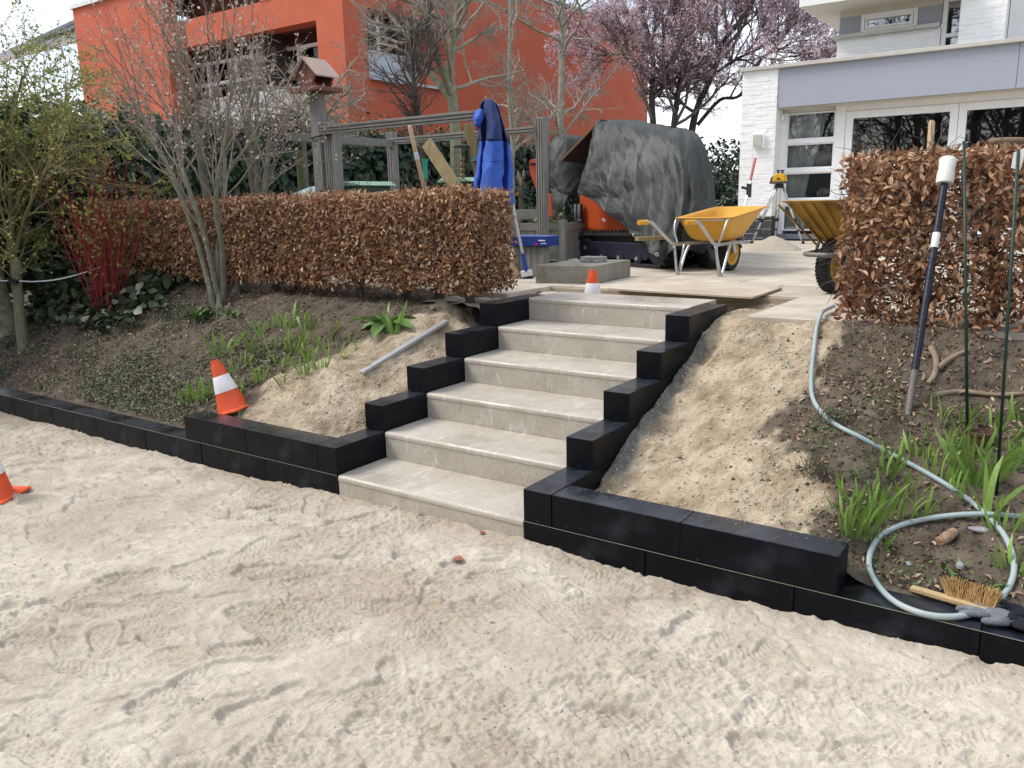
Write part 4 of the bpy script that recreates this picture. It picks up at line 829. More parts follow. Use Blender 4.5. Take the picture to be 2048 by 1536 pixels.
# facade facing the camera, with a deep recessed balcony
def FX(u): return PY(u, 60, YC).x
xl, xo0, xo1 = FX(150), FX(330), XR-.75
zl = PY(160, 15, YC).z; zso = 5.12; zmid = PY(483, 13, YC).z
rb('wall', (xl, YC, 0), (xo0, YC+.35, zl), RED); rb('coping', (xl-.05, YC-.06, zl), (FX(400), YC+.4, zl+.09), WHITEW)
rb('wall', (xl, YC+.35, 0), (xl+.3, 20, zl), RED)
rb('beam', (xo0, YC, zso), (xo1, YC+.35, zmid), RED); rb('corner_pillar', (xo1, YC, 0), (XR-.351, YC+.6, zt), RED)
rb('beam', (xo1-1.6, YC-.01, zmid), (xo1, YC+.34, zt), RED)
yb = YC+.75
rb('back_wall', (xo0-.2, yb, 0), (XR-.36, yb+.2, 4.05), WHITEW); rb('back_wall', (xo0-.2, yb, 4.95), (XR-.36, yb+.2, 6.4), mat('shaded_red_render', (.10, .030, .022), .9, .1))  # upper back wall: shade of the recess painted into the red render
rb('ceiling', (xo0-.2, YC+.35, zso+.02), (XR-.36, yb, zso+.12), mat('shaded_soffit', (.12, .045, .032), .9, .1))  # ceiling colour darkened to stand for the shade inside the balcony
w = rb('window', (xo0-.2, yb+.06, 4.05), (XR-.36, yb+.10, 4.95), glass('dark_window', 1.0, (.75, .75, .75)))
for z in (4.07, 4.42, 4.88): rb('frame', (xo0-.2, yb-.02, z-.035), (XR-.36, yb+.05, z+.035), WFRAME, w)
for i in range(5): x = xo0+.4+i*1.05; rb('frame', (x, yb-.03, 4.05), (x+.07, yb+.04, 4.95), WFRAME, w)
rb('room', (xo0-.2, yb+1.6, 0), (XR-.36, yb+1.7, 5), DARKIN)
for i in range(9): x = xo0+.2+i*.55; rb('curtain', (x, yb+.3, 4.05), (x+.3, yb+.36, 4.95), CURT, w)
# far-left house: grey roof with solar panels
fh = thing('brick_house', 'red brick house with grey sloping roof and solar panels beyond the young tree', 'house', (-25, 9, 0))
MB(fh.location).box((-34, 10, 0), (-21, 18, 4.2)).build('wall', mat('brick', (.30, .085, .05), .9, .2, scale=8), fh)
a, b = PT(-40, 125, 27), PT(165, 72, 29); c, d = b+Vector((-1.0, 4.5, 2.4)), a+Vector((-1.0, 4.5, 2.4))
MB(fh.location).prism([a, b, c, d], (0, 0, -.16)).build('roof', ROOFG, fh)
gu = (b-a).normalized(); dn = Vector((0, -.06, -.10)); MB(fh.location).bar(a+dn, b+dn, .10, .12).build('gutter', WHITEW, fh)
SOLAR = mat('solar_panel', (.012, .014, .022), .2, .2)
for i in range(4):
    q = a+(b-a)*(.2+.2*i)+(d-a)*.25; e1, e2 = (b-a)*.16, (d-a)*.42; nn_ = e1.cross(e2).normalized()*.06
    MB(fh.location).prism([q+nn_*1.2, q+e1+nn_*1.2, q+e1+e2+nn_*1.2, q+e2+nn_*1.2], nn_*.4).build('solar_panel', SOLAR, fh)
# ---------------- white house
wh = thing('white_house', 'modern white painted brick house with grey-blue fascia and large windows', 'house', (0, 10.05, .86))
WO = wh.location
def wb(nm, a, b, m, par=wh, bev=.0): return MB(WO).box(a, b).build(nm, m, par, bevel=bev)
def bricks(nm, x0, x1, z0, z1, y, m, par, L=.21, h=.062, seed=1, single=False, thick=.005, ret=None):
    """brick relief on a wall facing -y; ret: also on the face towards +x of given depth"""
    rs = random.Random(seed); mb = MB(WO); r = 0; z = z0
    while z < z1-.01:
        x = x0-(L/2 if r % 2 else 0)
        while x < x1-.005:
            a, b = max(x, x0), min(x+L-.006, x1)
            if b-a > .02:
                jz, jy = rs.uniform(-.003, .003), rs.uniform(-.002, .004)
                bb = MB(WO).box((a, y-thick+jy, z+jz), (b, y+.01, min(z+h-.005+jz+rs.uniform(-.003, .003), z1)))
                if single: bb.build('brick', m, par, bevel=.003, seg=1)
                else: mb.v += [v for v in bb.v]; k = len(mb.v)-8; mb.f += [tuple(i+k for i in f) for f in bb.f]
            x += L
        z += h; r += 1
    if not single:
        o = mb.build(nm, m, par, bevel=.004, seg=1); o['kind'] = 'stuff'
xc0, xc1 = -1.47, -.93
wb('corner_column', (xc0, 10.05, .86), (xc1, 16, 3.42), WBRICK)
bricks('painted_bricks', xc0, xc1, 1.27, 3.42, 10.05, WBRICK, wh, seed=3)
bricks('plinth', xc0-.004, xc1+.004, .87, 1.265, 10.045, BBRICK, wh, seed=4, single=True, h=.066)
wb('plinth_side', (xc1, 10.05, .86), (xc1+.006, 10.42, 1.265), BBRICK)
wb('fascia_panel', (xc1, 10.06, 2.86), (2.15, 10.12, 3.42), PANEL); wb('fascia_panel', (2.156, 10.06, 2.86), (6.5, 10.12, 3.42), PANEL)
wb('coping', (xc0-.03, 10.00, 3.42), (6.5, 10.5, 3.475), STONE, bev=.006); wb('flat_roof', (xc0, 10.5, 3.30), (6.5, 16, 3.40), ROOFG)
wb('soffit', (xc1, 10.12, 2.85), (6.5, 10.44, 2.88), CREAM)
Y = 10.40
def frame(par, x0, x1, z0, z1, w=.055, d=.07, y=Y, m=WFRAME, nm='frame'):
    wb(nm, (x0, y-d/2, z0), (x0+w, y+d/2, z1), m, par); wb(nm, (x1-w, y-d/2, z0), (x1, y+d/2, z1), m, par)
    wb(nm, (x0+w, y-d/2, z0), (x1-w, y+d/2, z0+w), m, par); wb(nm, (x0+w, y-d/2, z1-w), (x1-w, y+d/2, z1), m, par)
sw = wb('side_window', (xc1, Y+.02, 2.80), (-.06, Y+.06, 2.85), WFRAME)
wb('frame', (xc1, Y-.05, .98), (xc1+.07, Y+.05, 2.80), WFRAME, sw); wb('frame', (-.14, Y-.05, .98), (.0, Y+.05, 2.85), WFRAME, sw)
for (a, b) in ((2.395, 2.79), (1.965, 2.34), (1.51, 1.91), (1.03, 1.42)):
    frame(sw, xc1+.071, -.141, a, b, .022, .05); wb('pane', (xc1+.092, Y-.004, a+.021), (-.162, Y+.004, b-.021), GLASS, sw)
wb('frame', (xc1+.071, Y-.055, 1.42), (-.141, Y+.03, 1.51), WFRAME, sw); wb('frame', (xc1+.071, Y-.045, 1.91), (-.141, Y+.03, 1.965), WFRAME, sw); wb('frame', (xc1+.071, Y-.045, 2.34), (-.141, Y+.03, 2.395), WFRAME, sw)
wb('threshold', (xc1, Y-.07, .90), (6.5, Y+.06, .98), mat('grey_sill', (.25, .26, .29), .6, .1))
sl = wb('sliding_door', (.0, Y-.02, 2.76), (6.5, Y+.06, 2.85), WFRAME)
for (a, b) in ((.004, 1.48), (1.486, 3.2), (3.206, 4.9)):
    frame(sl, a, b, .985, 2.755, .10, .07); wb('pane', (a+.099, Y-.004, 1.084), (b-.099, Y+.004, 2.656), GLASS, sl)
# room behind the glass
wb('room_floor', (xc1, 10.5, .93), (6.4, 15.6, .95), mat('room_floor', (.10, .09, .085), .4, .1)); wb('room_wall', (xc1+.01, 15.6, .95), (6.4, 15.7, 2.95), mat('room_wall', (.16, .15, .14), .9, .1))
wb('room_ceiling', (xc1, 10.5, 2.90), (6.4, 15.6, 2.92), DARKIN); wb('room_wall', (6.4, 10.5, .95), (6.5, 15.7, 2.9), DARKIN)
mb = MB(WO); n = 40                                             # gathered net curtain
pts = [(-.86+.55*i/n, 10.50+.03*math.sin(i*1.5)) for i in range(n+1)]
vsx, fsx = [], []
for j in range(7):
    f = j/6; z = 2.82-1.8*f; s = 1-.45*math.sin(min(1, f*1.25)*math.pi*.55)**2
    for (x, y) in pts: vsx.append((-.86+(x+.86)*s, y, z))
for j in range(6):
    for i in range(n): k = j*(n+1)+i; fsx.append((k, k+1, k+n+2, k+n+1))
mb.add(vsx, fsx).build('curtain', CURT, wh, smooth=True)
mb = MB(WO)
for i in range(9): mb.tube([(-.5+.02*i, 10.75, .95), (-.5+.03*i, 10.76, 1.5), (-.56+.045*i, 10.77, 1.62+.05*math.sin(i*2))], [.02, .018, .003], 6)
mb.build('house_plant', mat('snake_plant', (.02, .05, .02), .5, .2), wh, smooth=True)
MB(WO).lathe([(.0, -.03), (.14, -.03), (.16, 0), (.14, .03), (.07, .03), (.06, 0), (.07, -.03)], 28, (-.35, 10.8, 1.52), 'y').build('round_ornament', WHITEW, wh, smooth=True)
# upper storey
xu, yu = -.42, 11.3; zsl = 4.33
wb('upper_wall', (xu, yu, 3.40), (1.03, yu+.2, 3.93), WBRICK); bricks('painted_bricks', xu, 1.0, 3.42, 3.93, yu, WBRICK, wh, seed=8); wb('upper_side_wall', (xu, yu+.2, 3.40), (xu+.2, 16, zsl), WBRICK)
for (a, b) in ((xu-.06, .10), (.104, .70), (.704, 1.02)): wb('sill_stone', (a, yu-.10, 3.93), (b, yu+.12, 3.985), STONE, bev=.004)
wb('panel', (xu+.01, yu+.03, 3.985), (-.09, yu+.10, 4.25), PANEL); wb('panel', (.70, yu+.03, 3.985), (1.03, yu+.10, 4.28), PANEL); wb('panel', (xu+.01, yu+.02, 4.25), (1.03, yu+.11, 4.33), CREAM)
uw = wb('upper_window', (-.09, yu+.11, 3.985), (.70, yu+.14, 4.25), DARKIN)
frame(uw, -.09, .70, 3.986, 4.249, .05, .08, yu+.05); frame(uw, -.03, .64, 4.04, 4.20, .03, .06, yu+.04); wb('pane', (0, yu+.06, 4.07), (.61, yu+.065, 4.17), glass('blue_glass', 7), uw); wb('blind', (0, yu+.07, 4.12), (.61, yu+.08, 4.17), WHITEW, uw)
tw_ = wb('tall_window', (1.04, yu+.11, 3.40), (1.35, yu+.14, 4.33), DARKIN)
frame(tw_, 1.04, 1.36, 3.401, 4.329, .06, .08, yu+.05); wb('frame', (1.10, yu, 3.78), (1.30, yu+.08, 3.83), WFRAME, tw_); wb('pane', (1.10, yu+.05, 3.46), (1.30, yu+.055, 4.28), glass('blue_glass', 7), tw_)
x1_, x2_ = PY(1917, 60, 10.95).x, PY(2010, 60, 10.95).x
wb('chimney_wall', (x1_, 10.95, 3.40), (x2_, 13, 6), WBRICK); bricks('painted_bricks', x1_, x2_, 3.48, 5.4, 10.95, WBRICK, wh, seed=9)
wb('upper_wall', (x2_+.01, 11.25, 3.40), (x2_+.22, 11.4, 6), WHITEW); uw2 = wb('upper_window', (x2_+.22, 11.45, 3.40), (6, 11.5, 6), DARKIN)
frame(uw2, x2_+.22, x2_+1.4, 3.42, 5.2, .06, .08, 11.38); wb('frame', (x2_+.28, 11.34, 3.76), (x2_+1.34, 11.42, 3.82), WFRAME, uw2); wb('pane', (x2_+.28, 11.38, 3.48), (x2_+1.34, 11.385, 5.14), glass('blue_glass', 7), uw2)
ov = wb('roof_overhang', (-.82, 10.55, 4.335), (x1_-.002, 13, 4.60), WHITEW, bev=.004); wb('overhang_soffit', (-.80, 10.57, 4.328), (x1_-.01, 12.98, 4.334), CREAM, ov)
# fittings on the corner column
VB = mat('vent_grey', (.50, .50, .45), .5, .05)
vb = PY(1518, 281, 10.03); v_ = wb('wall_vent', (vb.x-.095, 9.985, vb.z-.11), (vb.x+.095, 10.02, vb.z+.11), WFRAME, bev=.008); wb('vent_cover', (vb.x-.075, 9.968, vb.z-.085), (vb.x+.06, 9.984, vb.z+.085), VB, v_, .004)
vb = PY(1516, 430, 10.03); wb('wall_socket', (vb.x-.03, 9.99, vb.z-.05), (vb.x+.03, 10.02, vb.z+.05), VB, bev=.006)
vb = PY(1567, 235, 10.30); wb('alarm_sensor', (vb.x-.02, 10.25, vb.z-.05), (vb.x+.02, 10.33, vb.z+.04), WFRAME, bev=.004)
tag(MB().box((-1.5, 9.55, .86), (6, 10.02, .885)).build('gravel_strip', mat('gravel', (.10, .10, .11), .9, col2=(.28, .28, .30), scale=60, bump=1, bscale=60, bdist=.03)), kind='structure')
# ---------------- trees behind the viewpoint (mirrored in the windows)
rs = np.random.RandomState(91); P_BIG = [dict(seg=.5, wig=.10, up=.05, n=8, ang=42, lr=.55, rr=.5, rmin=.02), dict(seg=.35, wig=.13, up=.04, n=6, ang=40, lr=.55, rr=.55, rmin=.012), dict(seg=.25, wig=.16, up=.03, n=6, ang=40, lr=.55, rr=.6, rmin=.007), dict(seg=.2, wig=.18, up=.02, n=0, ang=40, lr=.6, rr=.6)]
trunk = stem([(0, 0, -.1), (.1, 0, 2), (-.1, .1, 4), (.1, 0, 7), (0, .1, 10)], .2, .06); tw, tips = [], []
sprout(rs, trunk, 20, 3.4, .07, P_BIG, tw, tips, 52, .12, .1)
root = thing('bare_tree', 'tall bare woodland tree mirrored in the white house windows', 'tree', (0, -16, -.05), 'bare woodland trees mirrored in the windows')
obj('trunk', branches_mesh('trunk', [trunk], 9), BARK_D, root); o = obj('crown', branches_mesh('crown', tw, 4), TWIG_D, root); o['kind'] = 'stuff'
for i in range(15):
    c = copy_tree(root); c.location = (-11+i*1.35+rs.normal()*.5, -13-rs.rand()*10, -.05); c.rotation_euler = (0, 0, rs.rand()*6.28); s = rs.uniform(.8, 1.25); c.scale = (s, s, s)
# ================================================================ site items
ORANGE = mat('cone_orange', (.66, .085, .022), .5, .12, scale=12, bump=.1); CWHITE = mat('cone_white', (.72, .70, .72), .6, .10, scale=14, bump=.1)
YEL = mat('barrow_yellow', (.62, .30, .018), .42, .06, scale=4, bump=.08); speckle(ORANGE, (.30, .16, .10), 9, .58, .80, .4, 7); speckle(CWHITE, (.45, .41, .36), 12, .58, .78, .5, 7); speckle(YEL, (.42, .30, .14), 5, .60, .82, .4, 8); YOLD = mat('barrow_yellow_dirty', (.17, .095, .012), .7, col2=(.44, .25, .035), scale=7, bump=.3)
ZINC = mat('zinc_tube', (.50, .51, .53), .34, .15, scale=9, metal=.85, bump=.1); ZDULL = mat('dull_steel', (.20, .185, .17), .6, .25, scale=9, metal=.5, bump=.2)
TYRE = mat('tyre', (.018, .018, .019), .8, .3, scale=20, bump=.3); ALU = mat('aluminium', (.62, .63, .65), .35, .06, metal=.7, bump=.05)
GREYW = mat('grey_timber', (.155, .148, .135), .9, col2=(.30, .29, .27), scale=5, bump=.6, bscale=30, stretch=(14, 14, .8)); GREYX = mat('grey_timber_beam', (.135, .130, .115), .9, col2=(.28, .27, .245), scale=5, bump=.6, bscale=30, stretch=(.8, 14, 14))
NEWW = mat('pale_handle', (.46, .33, .205), .55, .12, scale=5, bump=.1, stretch=(8, 8, 1)); PLANK = mat('plank', (.21, .155, .07), .8, col2=(.33, .26, .13), scale=4, bump=.3, stretch=(6, 6, 1))
BLACK = mat('black_plastic', (.012, .012, .013), .5, .2); DKSTEEL = mat('dark_steel', (.020, .021, .035), .45, .3, scale=8, metal=.3)
EXOR = mat('digger_orange', (.44, .068, .016), .45, .12, scale=3, bump=.1); NAVY = mat('digger_navy', (.010, .012, .030), .5, .3)
BLUE = mat('plastic_blue', (.02, .05, .30), .45, .1)
CONC = mat('raw_concrete', (.155, .145, .115), .9, col2=(.29, .275, .23), scale=5, bump=.5, bscale=90)
# ---------------- traffic cones
def cone(label, loc, rot, H=.34, R=.095, base=.13, b2=True):
    root = thing('traffic_cone', label, 'traffic cone', tuple(loc), None, rot)
    def rr(h): return R-(R-.028)*(h/H)
    MB().box((-base, -base, 0), (base, base, .018)).build('base', ORANGE, root, bevel=.008)
    MB().lathe([(rr(.018)+.004, .0185), (rr(.03), .03), (rr(.40*H), .40*H)], 28).build('cone_body', ORANGE, root, smooth=True)
    MB().lathe([(rr(.40*H)+.0015, .40*H), (rr(.40*H)+.0015, .40*H+.002), (rr(.70*H)+.0015, .70*H-.002), (rr(.70*H), .70*H)], 28).build('white_band', CWHITE, root, smooth=True)
    MB().lathe([(rr(.70*H), .70*H), (rr(.90*H), .90*H), (rr(.90*H)-.004, .905*H), (rr(H)-.003, H), (rr(H)-.010, H), (rr(H)-.012, H-.03)], 28).build('cone_tip', ORANGE, root, smooth=True, ang=50)
    return root
p = hit(442, 838); cone('orange and white traffic cone tilted on the black wall end', (p.x-.01, p.y+.11, .285), (R_(3), R_(-17), R_(14)), .345, .10, .125)
cone('orange and white traffic cone standing in the gap behind the top step', (.20, 2.40, .745), (0, 0, R_(12)), .31, .088, .105)
p = PZ(-14, 985, .02); cone('orange and white traffic cone standing on the loose sand', (p.x, p.y, float(sand_h(np.array([[p.x]]), np.array([[p.y]]))[0][0, 0])-.004), (R_(2), 0, R_(30)), .36, .105, .135)
# ---------------- aluminium straightedge on the bank
a, b = hit(724, 752), hit(893, 648); a.z += .022; b.z += .02
tag(MB().bar(a, b, .050, .022).build('straightedge', ALU, bevel=.002), 'aluminium straightedge lying on the sandy bank left of the steps', 'straightedge')
# ---------------- wheelbarrows
def barrow(label, loc, yaw, tubm, framem, s=1.0, ribs=False, grip=True):
    root = thing('wheelbarrow', label, 'wheelbarrow', tuple(loc), None, (0, 0, yaw)); root.scale = (s, s, s)
    def rect(x0, x1, w0, w1, z0, z1, r=.07, n=5):
        out = []
        for (cx, w, z, sx, sy) in ((x1, w1, z1, -1, -1), (x1, w1, z1, -1, 1), (x0, w0, z0, 1, 1), (x0, w0, z0, 1, -1)):
            c = Vector((cx+sx*r, sy*(w-r), z)); a0 = math.atan2(sy, -sx)
            for i in range(n):
                t = a0+(-1 if sy*(-sx) > 0 else 1)*(-1)*(math.pi/4)+(1 if sy*(-sx) > 0 else -1)*(-1)*0; ang = a0-math.pi/4+math.pi/2*i/(n-1)
                out.append(c+Vector((math.cos(ang)*r, math.sin(ang)*r, 0)))
        # order corners counter-clockwise
        out.sort(key=lambda v: math.atan2(v.y, v.x-(x0+x1)/2)); return out
    L = [rect(.10, .50, .17, .15, .27, .27, .08), rect(.04, .62, .20, .18, .36, .38, .085), rect(-.03, .80, .245, .235, .485, .56, .10), rect(-.055, .845, .27, .26, .492, .572, .11), rect(-.06, .85, .275, .265, .480, .560, .11),
         rect(-.05, .84, .265, .255, .478, .556, .11)]
    n = len(L[0]); mb = MB()
    inner = [[v+Vector(((.012 if v.x < .35 else -.012), (-.012 if v.y > 0 else .012), 0)) for v in L[i]] for i in (2, 1, 0)]
    rows = [L[0], L[1], L[2], L[4], L[3]]+[[v+Vector((0, 0, .006)) for v in inner[0]]]+inner[1:2]+[[v+Vector((0, 0, .012)) for v in inner[2]]]
    vs, fs = [v for r in rows for v in r], []
    for i in range(len(rows)-1):
        for k in range(n): fs.append((i*n+k, i*n+(k+1) % n, (i+1)*n+(k+1) % n, (i+1)*n+k))
    fs += [tuple(range(n-1, -1, -1)), tuple((len(rows)-1)*n+k for k in range(n))]
    tub = mb.add(vs, fs).build('tub', tubm, root, smooth=True); md_ = tub.modifiers.new('round', 'SUBSURF'); md_.levels = 2; md_.render_levels = 2
    if ribs:
        for i in range(7):
            y = -.21+.07*i; MB().bar((.50, y*.75, .275), (.815, y*1.15, .545), .012, .012).build('rib', tubm, tub, bevel=.003)
    for sy in (-1, 1):
        y = .215*sy
        MB().tube(catmull([(-.60, y, .465), (-.50, y, .462), (-.42, y*.99, .44), (-.22, y*.93, .315), (-.12, y*.90, .268), (.0, y*.86, .262), (.35, y*.62, .262), (.72, y*.45, .245)], 4), .015, 10).build('frame_rail', framem, root, smooth=True)
        if grip:
            g_ = MB().lathe([(.0, -.66), (.017, -.66), (.021, -.655), (.0205, -.56), (.022, -.55), (.022, -.535), (.016, -.534)], 14, (0, y, .464), 'x').build('grip', tubm if not ribs else BLACK, root, smooth=True, ang=40)
        q = .20*sy
        MB().tube(catmull([(.16, q*.95, .255), (.10, q, .18), (.0, q*1.02, .012), (-.03, q*1.02, .004), (-.05, q*1.0, .02), (-.11, q*.98, .258)], 4), .0115, 8).build('leg', framem, root, smooth=True)
        MB().tube([(-.03, q*.72, .262), (-.015, q*1.0, .02)], .009, 8).build('leg_brace', framem, root, smooth=True)
        MB().tube(catmull([(-.06, y*.9, .27), (-.05, y*1.08, .38), (.0, y*1.12, .475), (.06, y*1.05, .478)], 4), .010, 8).build('tub_support', framem, root, smooth=True)
        MB().tube([(.60, y*.50, .25), (.50, y*.62, .40)], .009, 8).build('front_brace', framem, root, smooth=True)
        MB().add([], []).bar((.50, sy*.062, .25), (.54, sy*.062, .16), .006, .05).build('axle_plate', framem, root, bevel=.002)
    MB().tube([(.72, -.097, .245), (.745, -.06, .244), (.745, .06, .244), (.72, .097, .245)], .015, 10).build('nose_bar', framem, root, smooth=True)
    MB().tube([(-.02, -.215, .47), (-.02, .215, .47)], .010, 8).build('cross_bar', framem, root, smooth=True)
    wl_ = MB().lathe([(.118, -.036), (.150, -.044), (.163, -.030), (.167, 0), (.163, .030), (.150, .044), (.118, .036)], 48, (.535, 0, .166), 'y').build('wheel', TYRE, root, smooth=True, ang=60)
    mb = MB(); 
    for k in range(44):
        t = 2*math.pi*k/44
        for j, yy in enumerate((-.028, -.010, .009, .027)):
            tt = t+(.07 if j % 2 else 0); c = Vector((.535+.1655*math.cos(tt), yy, .166+.1655*math.sin(tt))); d_ = Vector((-math.sin(tt), 0, math.cos(tt)))*.0075
            mb.bar(c-d_, c+d_, .014, .006, (math.cos(tt), 0, math.sin(tt)))
    mb.build('tread', TYRE, wl_)
    rm = MB().lathe([(.018, -.034), (.03, -.036), (.035, -.020), (.085, -.016), (.095, -.034), (.119, -.040), (.119, .040), (.095, .034), (.085, .016), (.035, .020), (.03, .036), (.018, .034)], 36, (.535, 0, .166), 'y').build('rim', YEL if not ribs else YOLD, wl_, smooth=True, ang=30)
    for k in range(14):
        t = 2*math.pi*k/14; c1 = Vector((.535+.04*math.cos(t), 0, .166+.04*math.sin(t))); c2 = Vector((.535+.09*math.cos(t), 0, .166+.09*math.sin(t)))
        MB().bar(c1, c2, .050, .007, (0, 1, 0)) if False else None
    mb = MB()
    for sy in (-1, 1):
        for k in range(14):
            t = 2*math.pi*k/14; mb.bar((.535+.04*math.cos(t), sy*.020, .166+.04*math.sin(t)), (.535+.088*math.cos(t), sy*.0185, .166+.088*math.sin(t)), .010, .007, (0, 1, 0))
    mb.build('spokes', YEL if not ribs else YOLD, wl_)
    MB().tube([(.535, -.066, .166), (.535, .066, .166)], .012, 12).build('axle', framem, wl_, smooth=True, ang=40)
    return root
barrow('clean yellow plastic wheelbarrow on zinc frame before the covered digger', (.405, 3.93, .9015), math.atan2(.992, .10), YEL, ZINC)
barrow('dirty old ribbed yellow wheelbarrow half hidden by the right beech hedge', (1.96, 3.53, .9015), math.atan2(-.94, -.35), YOLD, ZDULL, 1.09, True)
q = PT(1628, 412, 6.3); tag(MB().prism([(q.x-.16, q.y, q.z-.03), (q.x+.24, q.y-.05, q.z-.02), (q.x+.26, q.y+.2, q.z-.005), (q.x-.1, q.y+.22, q.z-.012)], (0, 0, .025)).build('plastic_tray', mat('light_blue', (.06, .19, .55), .5, .1), bevel=.008), 'flat light blue plastic tray lying in the dirty wheelbarrow', 'tray')
# ---------------- mini digger under a tarpaulin
ex, ey = Vector((.918, -.396, 0)), Vector((.396, .918, 0)); EO = Vector((-.75, 4.60, .90))
def E(a, b, c): return EO+ex*a+ey*b+Vector((0, 0, c))
dg = thing('mini_digger', 'small orange tracked digger mostly covered by a grey tarpaulin', 'digger', tuple(EO))
for b0 in (.0, .75):
    path = []
    for i in range(9): t = math.pi/2+math.pi*i/8; path.append((-.56+.155*math.cos(t), .165+.155*math.sin(t)))
    for i in range(9): t = -math.pi/2+math.pi*i/8; path.append((.56+.165*math.cos(t), .175+.165*math.sin(t)))
    pts2 = path; mb = MB(EO); n = len(pts2); vs, fs = [], []
    for k, (x, z) in enumerate(pts2):
        nx_, nz_ = (x-max(-.56, min(.56, x))), (z-.17); l_ = math.hypot(nx_, nz_) or 1
        for yy, off in ((0, 0), (.23, 0), (.23, -.028), (0, -.028)): vs.append(E(x+nx_/l_*off, b0+yy, z+nz_/l_*off))
    for k in range(n):
        j = (k+1) % n
        for i in range(4): fs.append((k*4+i, k*4+(i+1) % 4, j*4+(i+1) % 4, j*4+i))
    tk = mb.add(vs, fs).build('track', TYRE, dg, smooth=True, ang=35)
    # lugs around the belt
    per = []; 
    for k in range(n): a, b = pts2[k], pts2[(k+1) % n]; m_ = max(1, int(math.hypot(b[0]-a[0], b[1]-a[1])/.062)); per += [(a[0]+(b[0]-a[0])*i/m_, a[1]+(b[1]-a[1])*i/m_) for i in range(m_)]
    mb = MB(EO)
    for (x, z) in per:
        nx_, nz_ = (x-max(-.56, min(.56, x))), (z-.17); l_ = math.hypot(nx_, nz_) or 1; nx_, nz_ = nx_/l_, nz_/l_
        c = (x+nx_*.009, z+nz_*.009); mb.bar(E(c[0], b0+.004, c[1]), E(c[0], b0+.226, c[1]), .03, .024, ex*nx_+Vector((0, 0, nz_)))
    mb.build('track_lugs', TYRE, tk)
    MB(EO).prism([E(-.50, b0+.03, .07), E(.40, b0+.03, .07), E(.46, b0+.03, .12), E(.44, b0+.03, .235), E(-.46, b0+.03, .235), E(-.52, b0+.03, .16)], ey*.17).build('track_frame', NAVY, dg, bevel=.008)
    for a_, r_ in ((-.56, .115), (.56, .125), (-.28, .06), (.0, .06), (.28, .06)):
        mb = MB(EO); c = E(a_, b0+.02, .165 if abs(a_) > .5 else .085)
        ring = [c+(ex*math.cos(t)+Vector((0, 0, 1))*math.sin(t))*r_ for t in [2*math.pi*i/20 for i in range(20)]]
        rl = mb.prism(ring, ey*.18).build('roller', DKSTEEL, dg, bevel=.006)
        ring = [c+(ex*math.cos(t)+Vector((0, 0, 1))*math.sin(t))*.022-ey*.012 for t in [2*math.pi*i/6 for i in range(6)]]
        MB(EO).prism(ring, ey*.03).build('hub_bolt', ZINC, rl)
MB(EO).prism([E(-.66, .06, .12), E(.50, .06, .12), E(.50, .06, .325), E(-.66, .06, .325)], ey*.9).build('undercarriage', BLACK, dg)
mb = MB(EO); prof = [(-.80, .33), (.22, .33), (.26, .48), (.22, .80), (-.10, .92), (-.62, .90), (-.82, .74)]
mb.prism([E(a, .12, c) for a, c in prof], ey*.76).build('body', EXOR, dg, bevel=.03, seg=3)
mb = MB(EO)
for dx in (-.72, -.79): mb.tube([E(dx, .07, .20), E(dx, .07, .62)], .03, 10)
mb.build('hydraulic_ram', BLACK, dg, smooth=True)
MB(EO).tube([E(-.74, .03, .44), E(-.62, .03, .44)], .022, 10).build('hydraulic_fitting', DKSTEEL, dg, smooth=True)
MB(EO).prism([E(.10, .35, .60), E(.20, .35, .60), E(.20, .35, 1.2), E(.12, .35, 1.2)], ey*.4).build('seat_back', BLACK, dg, bevel=.03)
a = PT(1066, 325, 9.0)
mb = MB(EO); pl = [PT(u, v, 9.0) for (u, v) in ((1058, 322), (1062, 318), (1079, 322), (1082, 350), (1079, 378), (1072, 382), (1066, 365), (1059, 345))]
bm_ = mb.prism(pl, Vector((.05, .08, 0))).build('boom_end', EXOR, dg, bevel=.006)
for (u, v) in ((1064, 328), (1075, 335), (1072, 378)): q = PT(u, v, 8.99); MB(EO).tube([q-Vector((.0, .02, 0)), q+Vector((.03, .06, 0))], .012, 8).build('pin', DKSTEEL, bm_)
MB(EO).prism([PT(1093, 386, 8.8), PT(1101, 388, 8.78), PT(1104, 434, 8.78), PT(1098, 434, 8.8)], ey*.02).build('boom_foot', EXOR, dg, bevel=.006)
q = PT(1402, 503, 7.9); MB(EO).prism([PT(1398, 492, 7.95), PT(1409, 492, 7.95), PT(1406, 508, 7.95), PT(1400, 527, 7.95), PT(1396, 510, 7.95)], ey*.05).build('blade_bracket', EXOR, dg, bevel=.004)
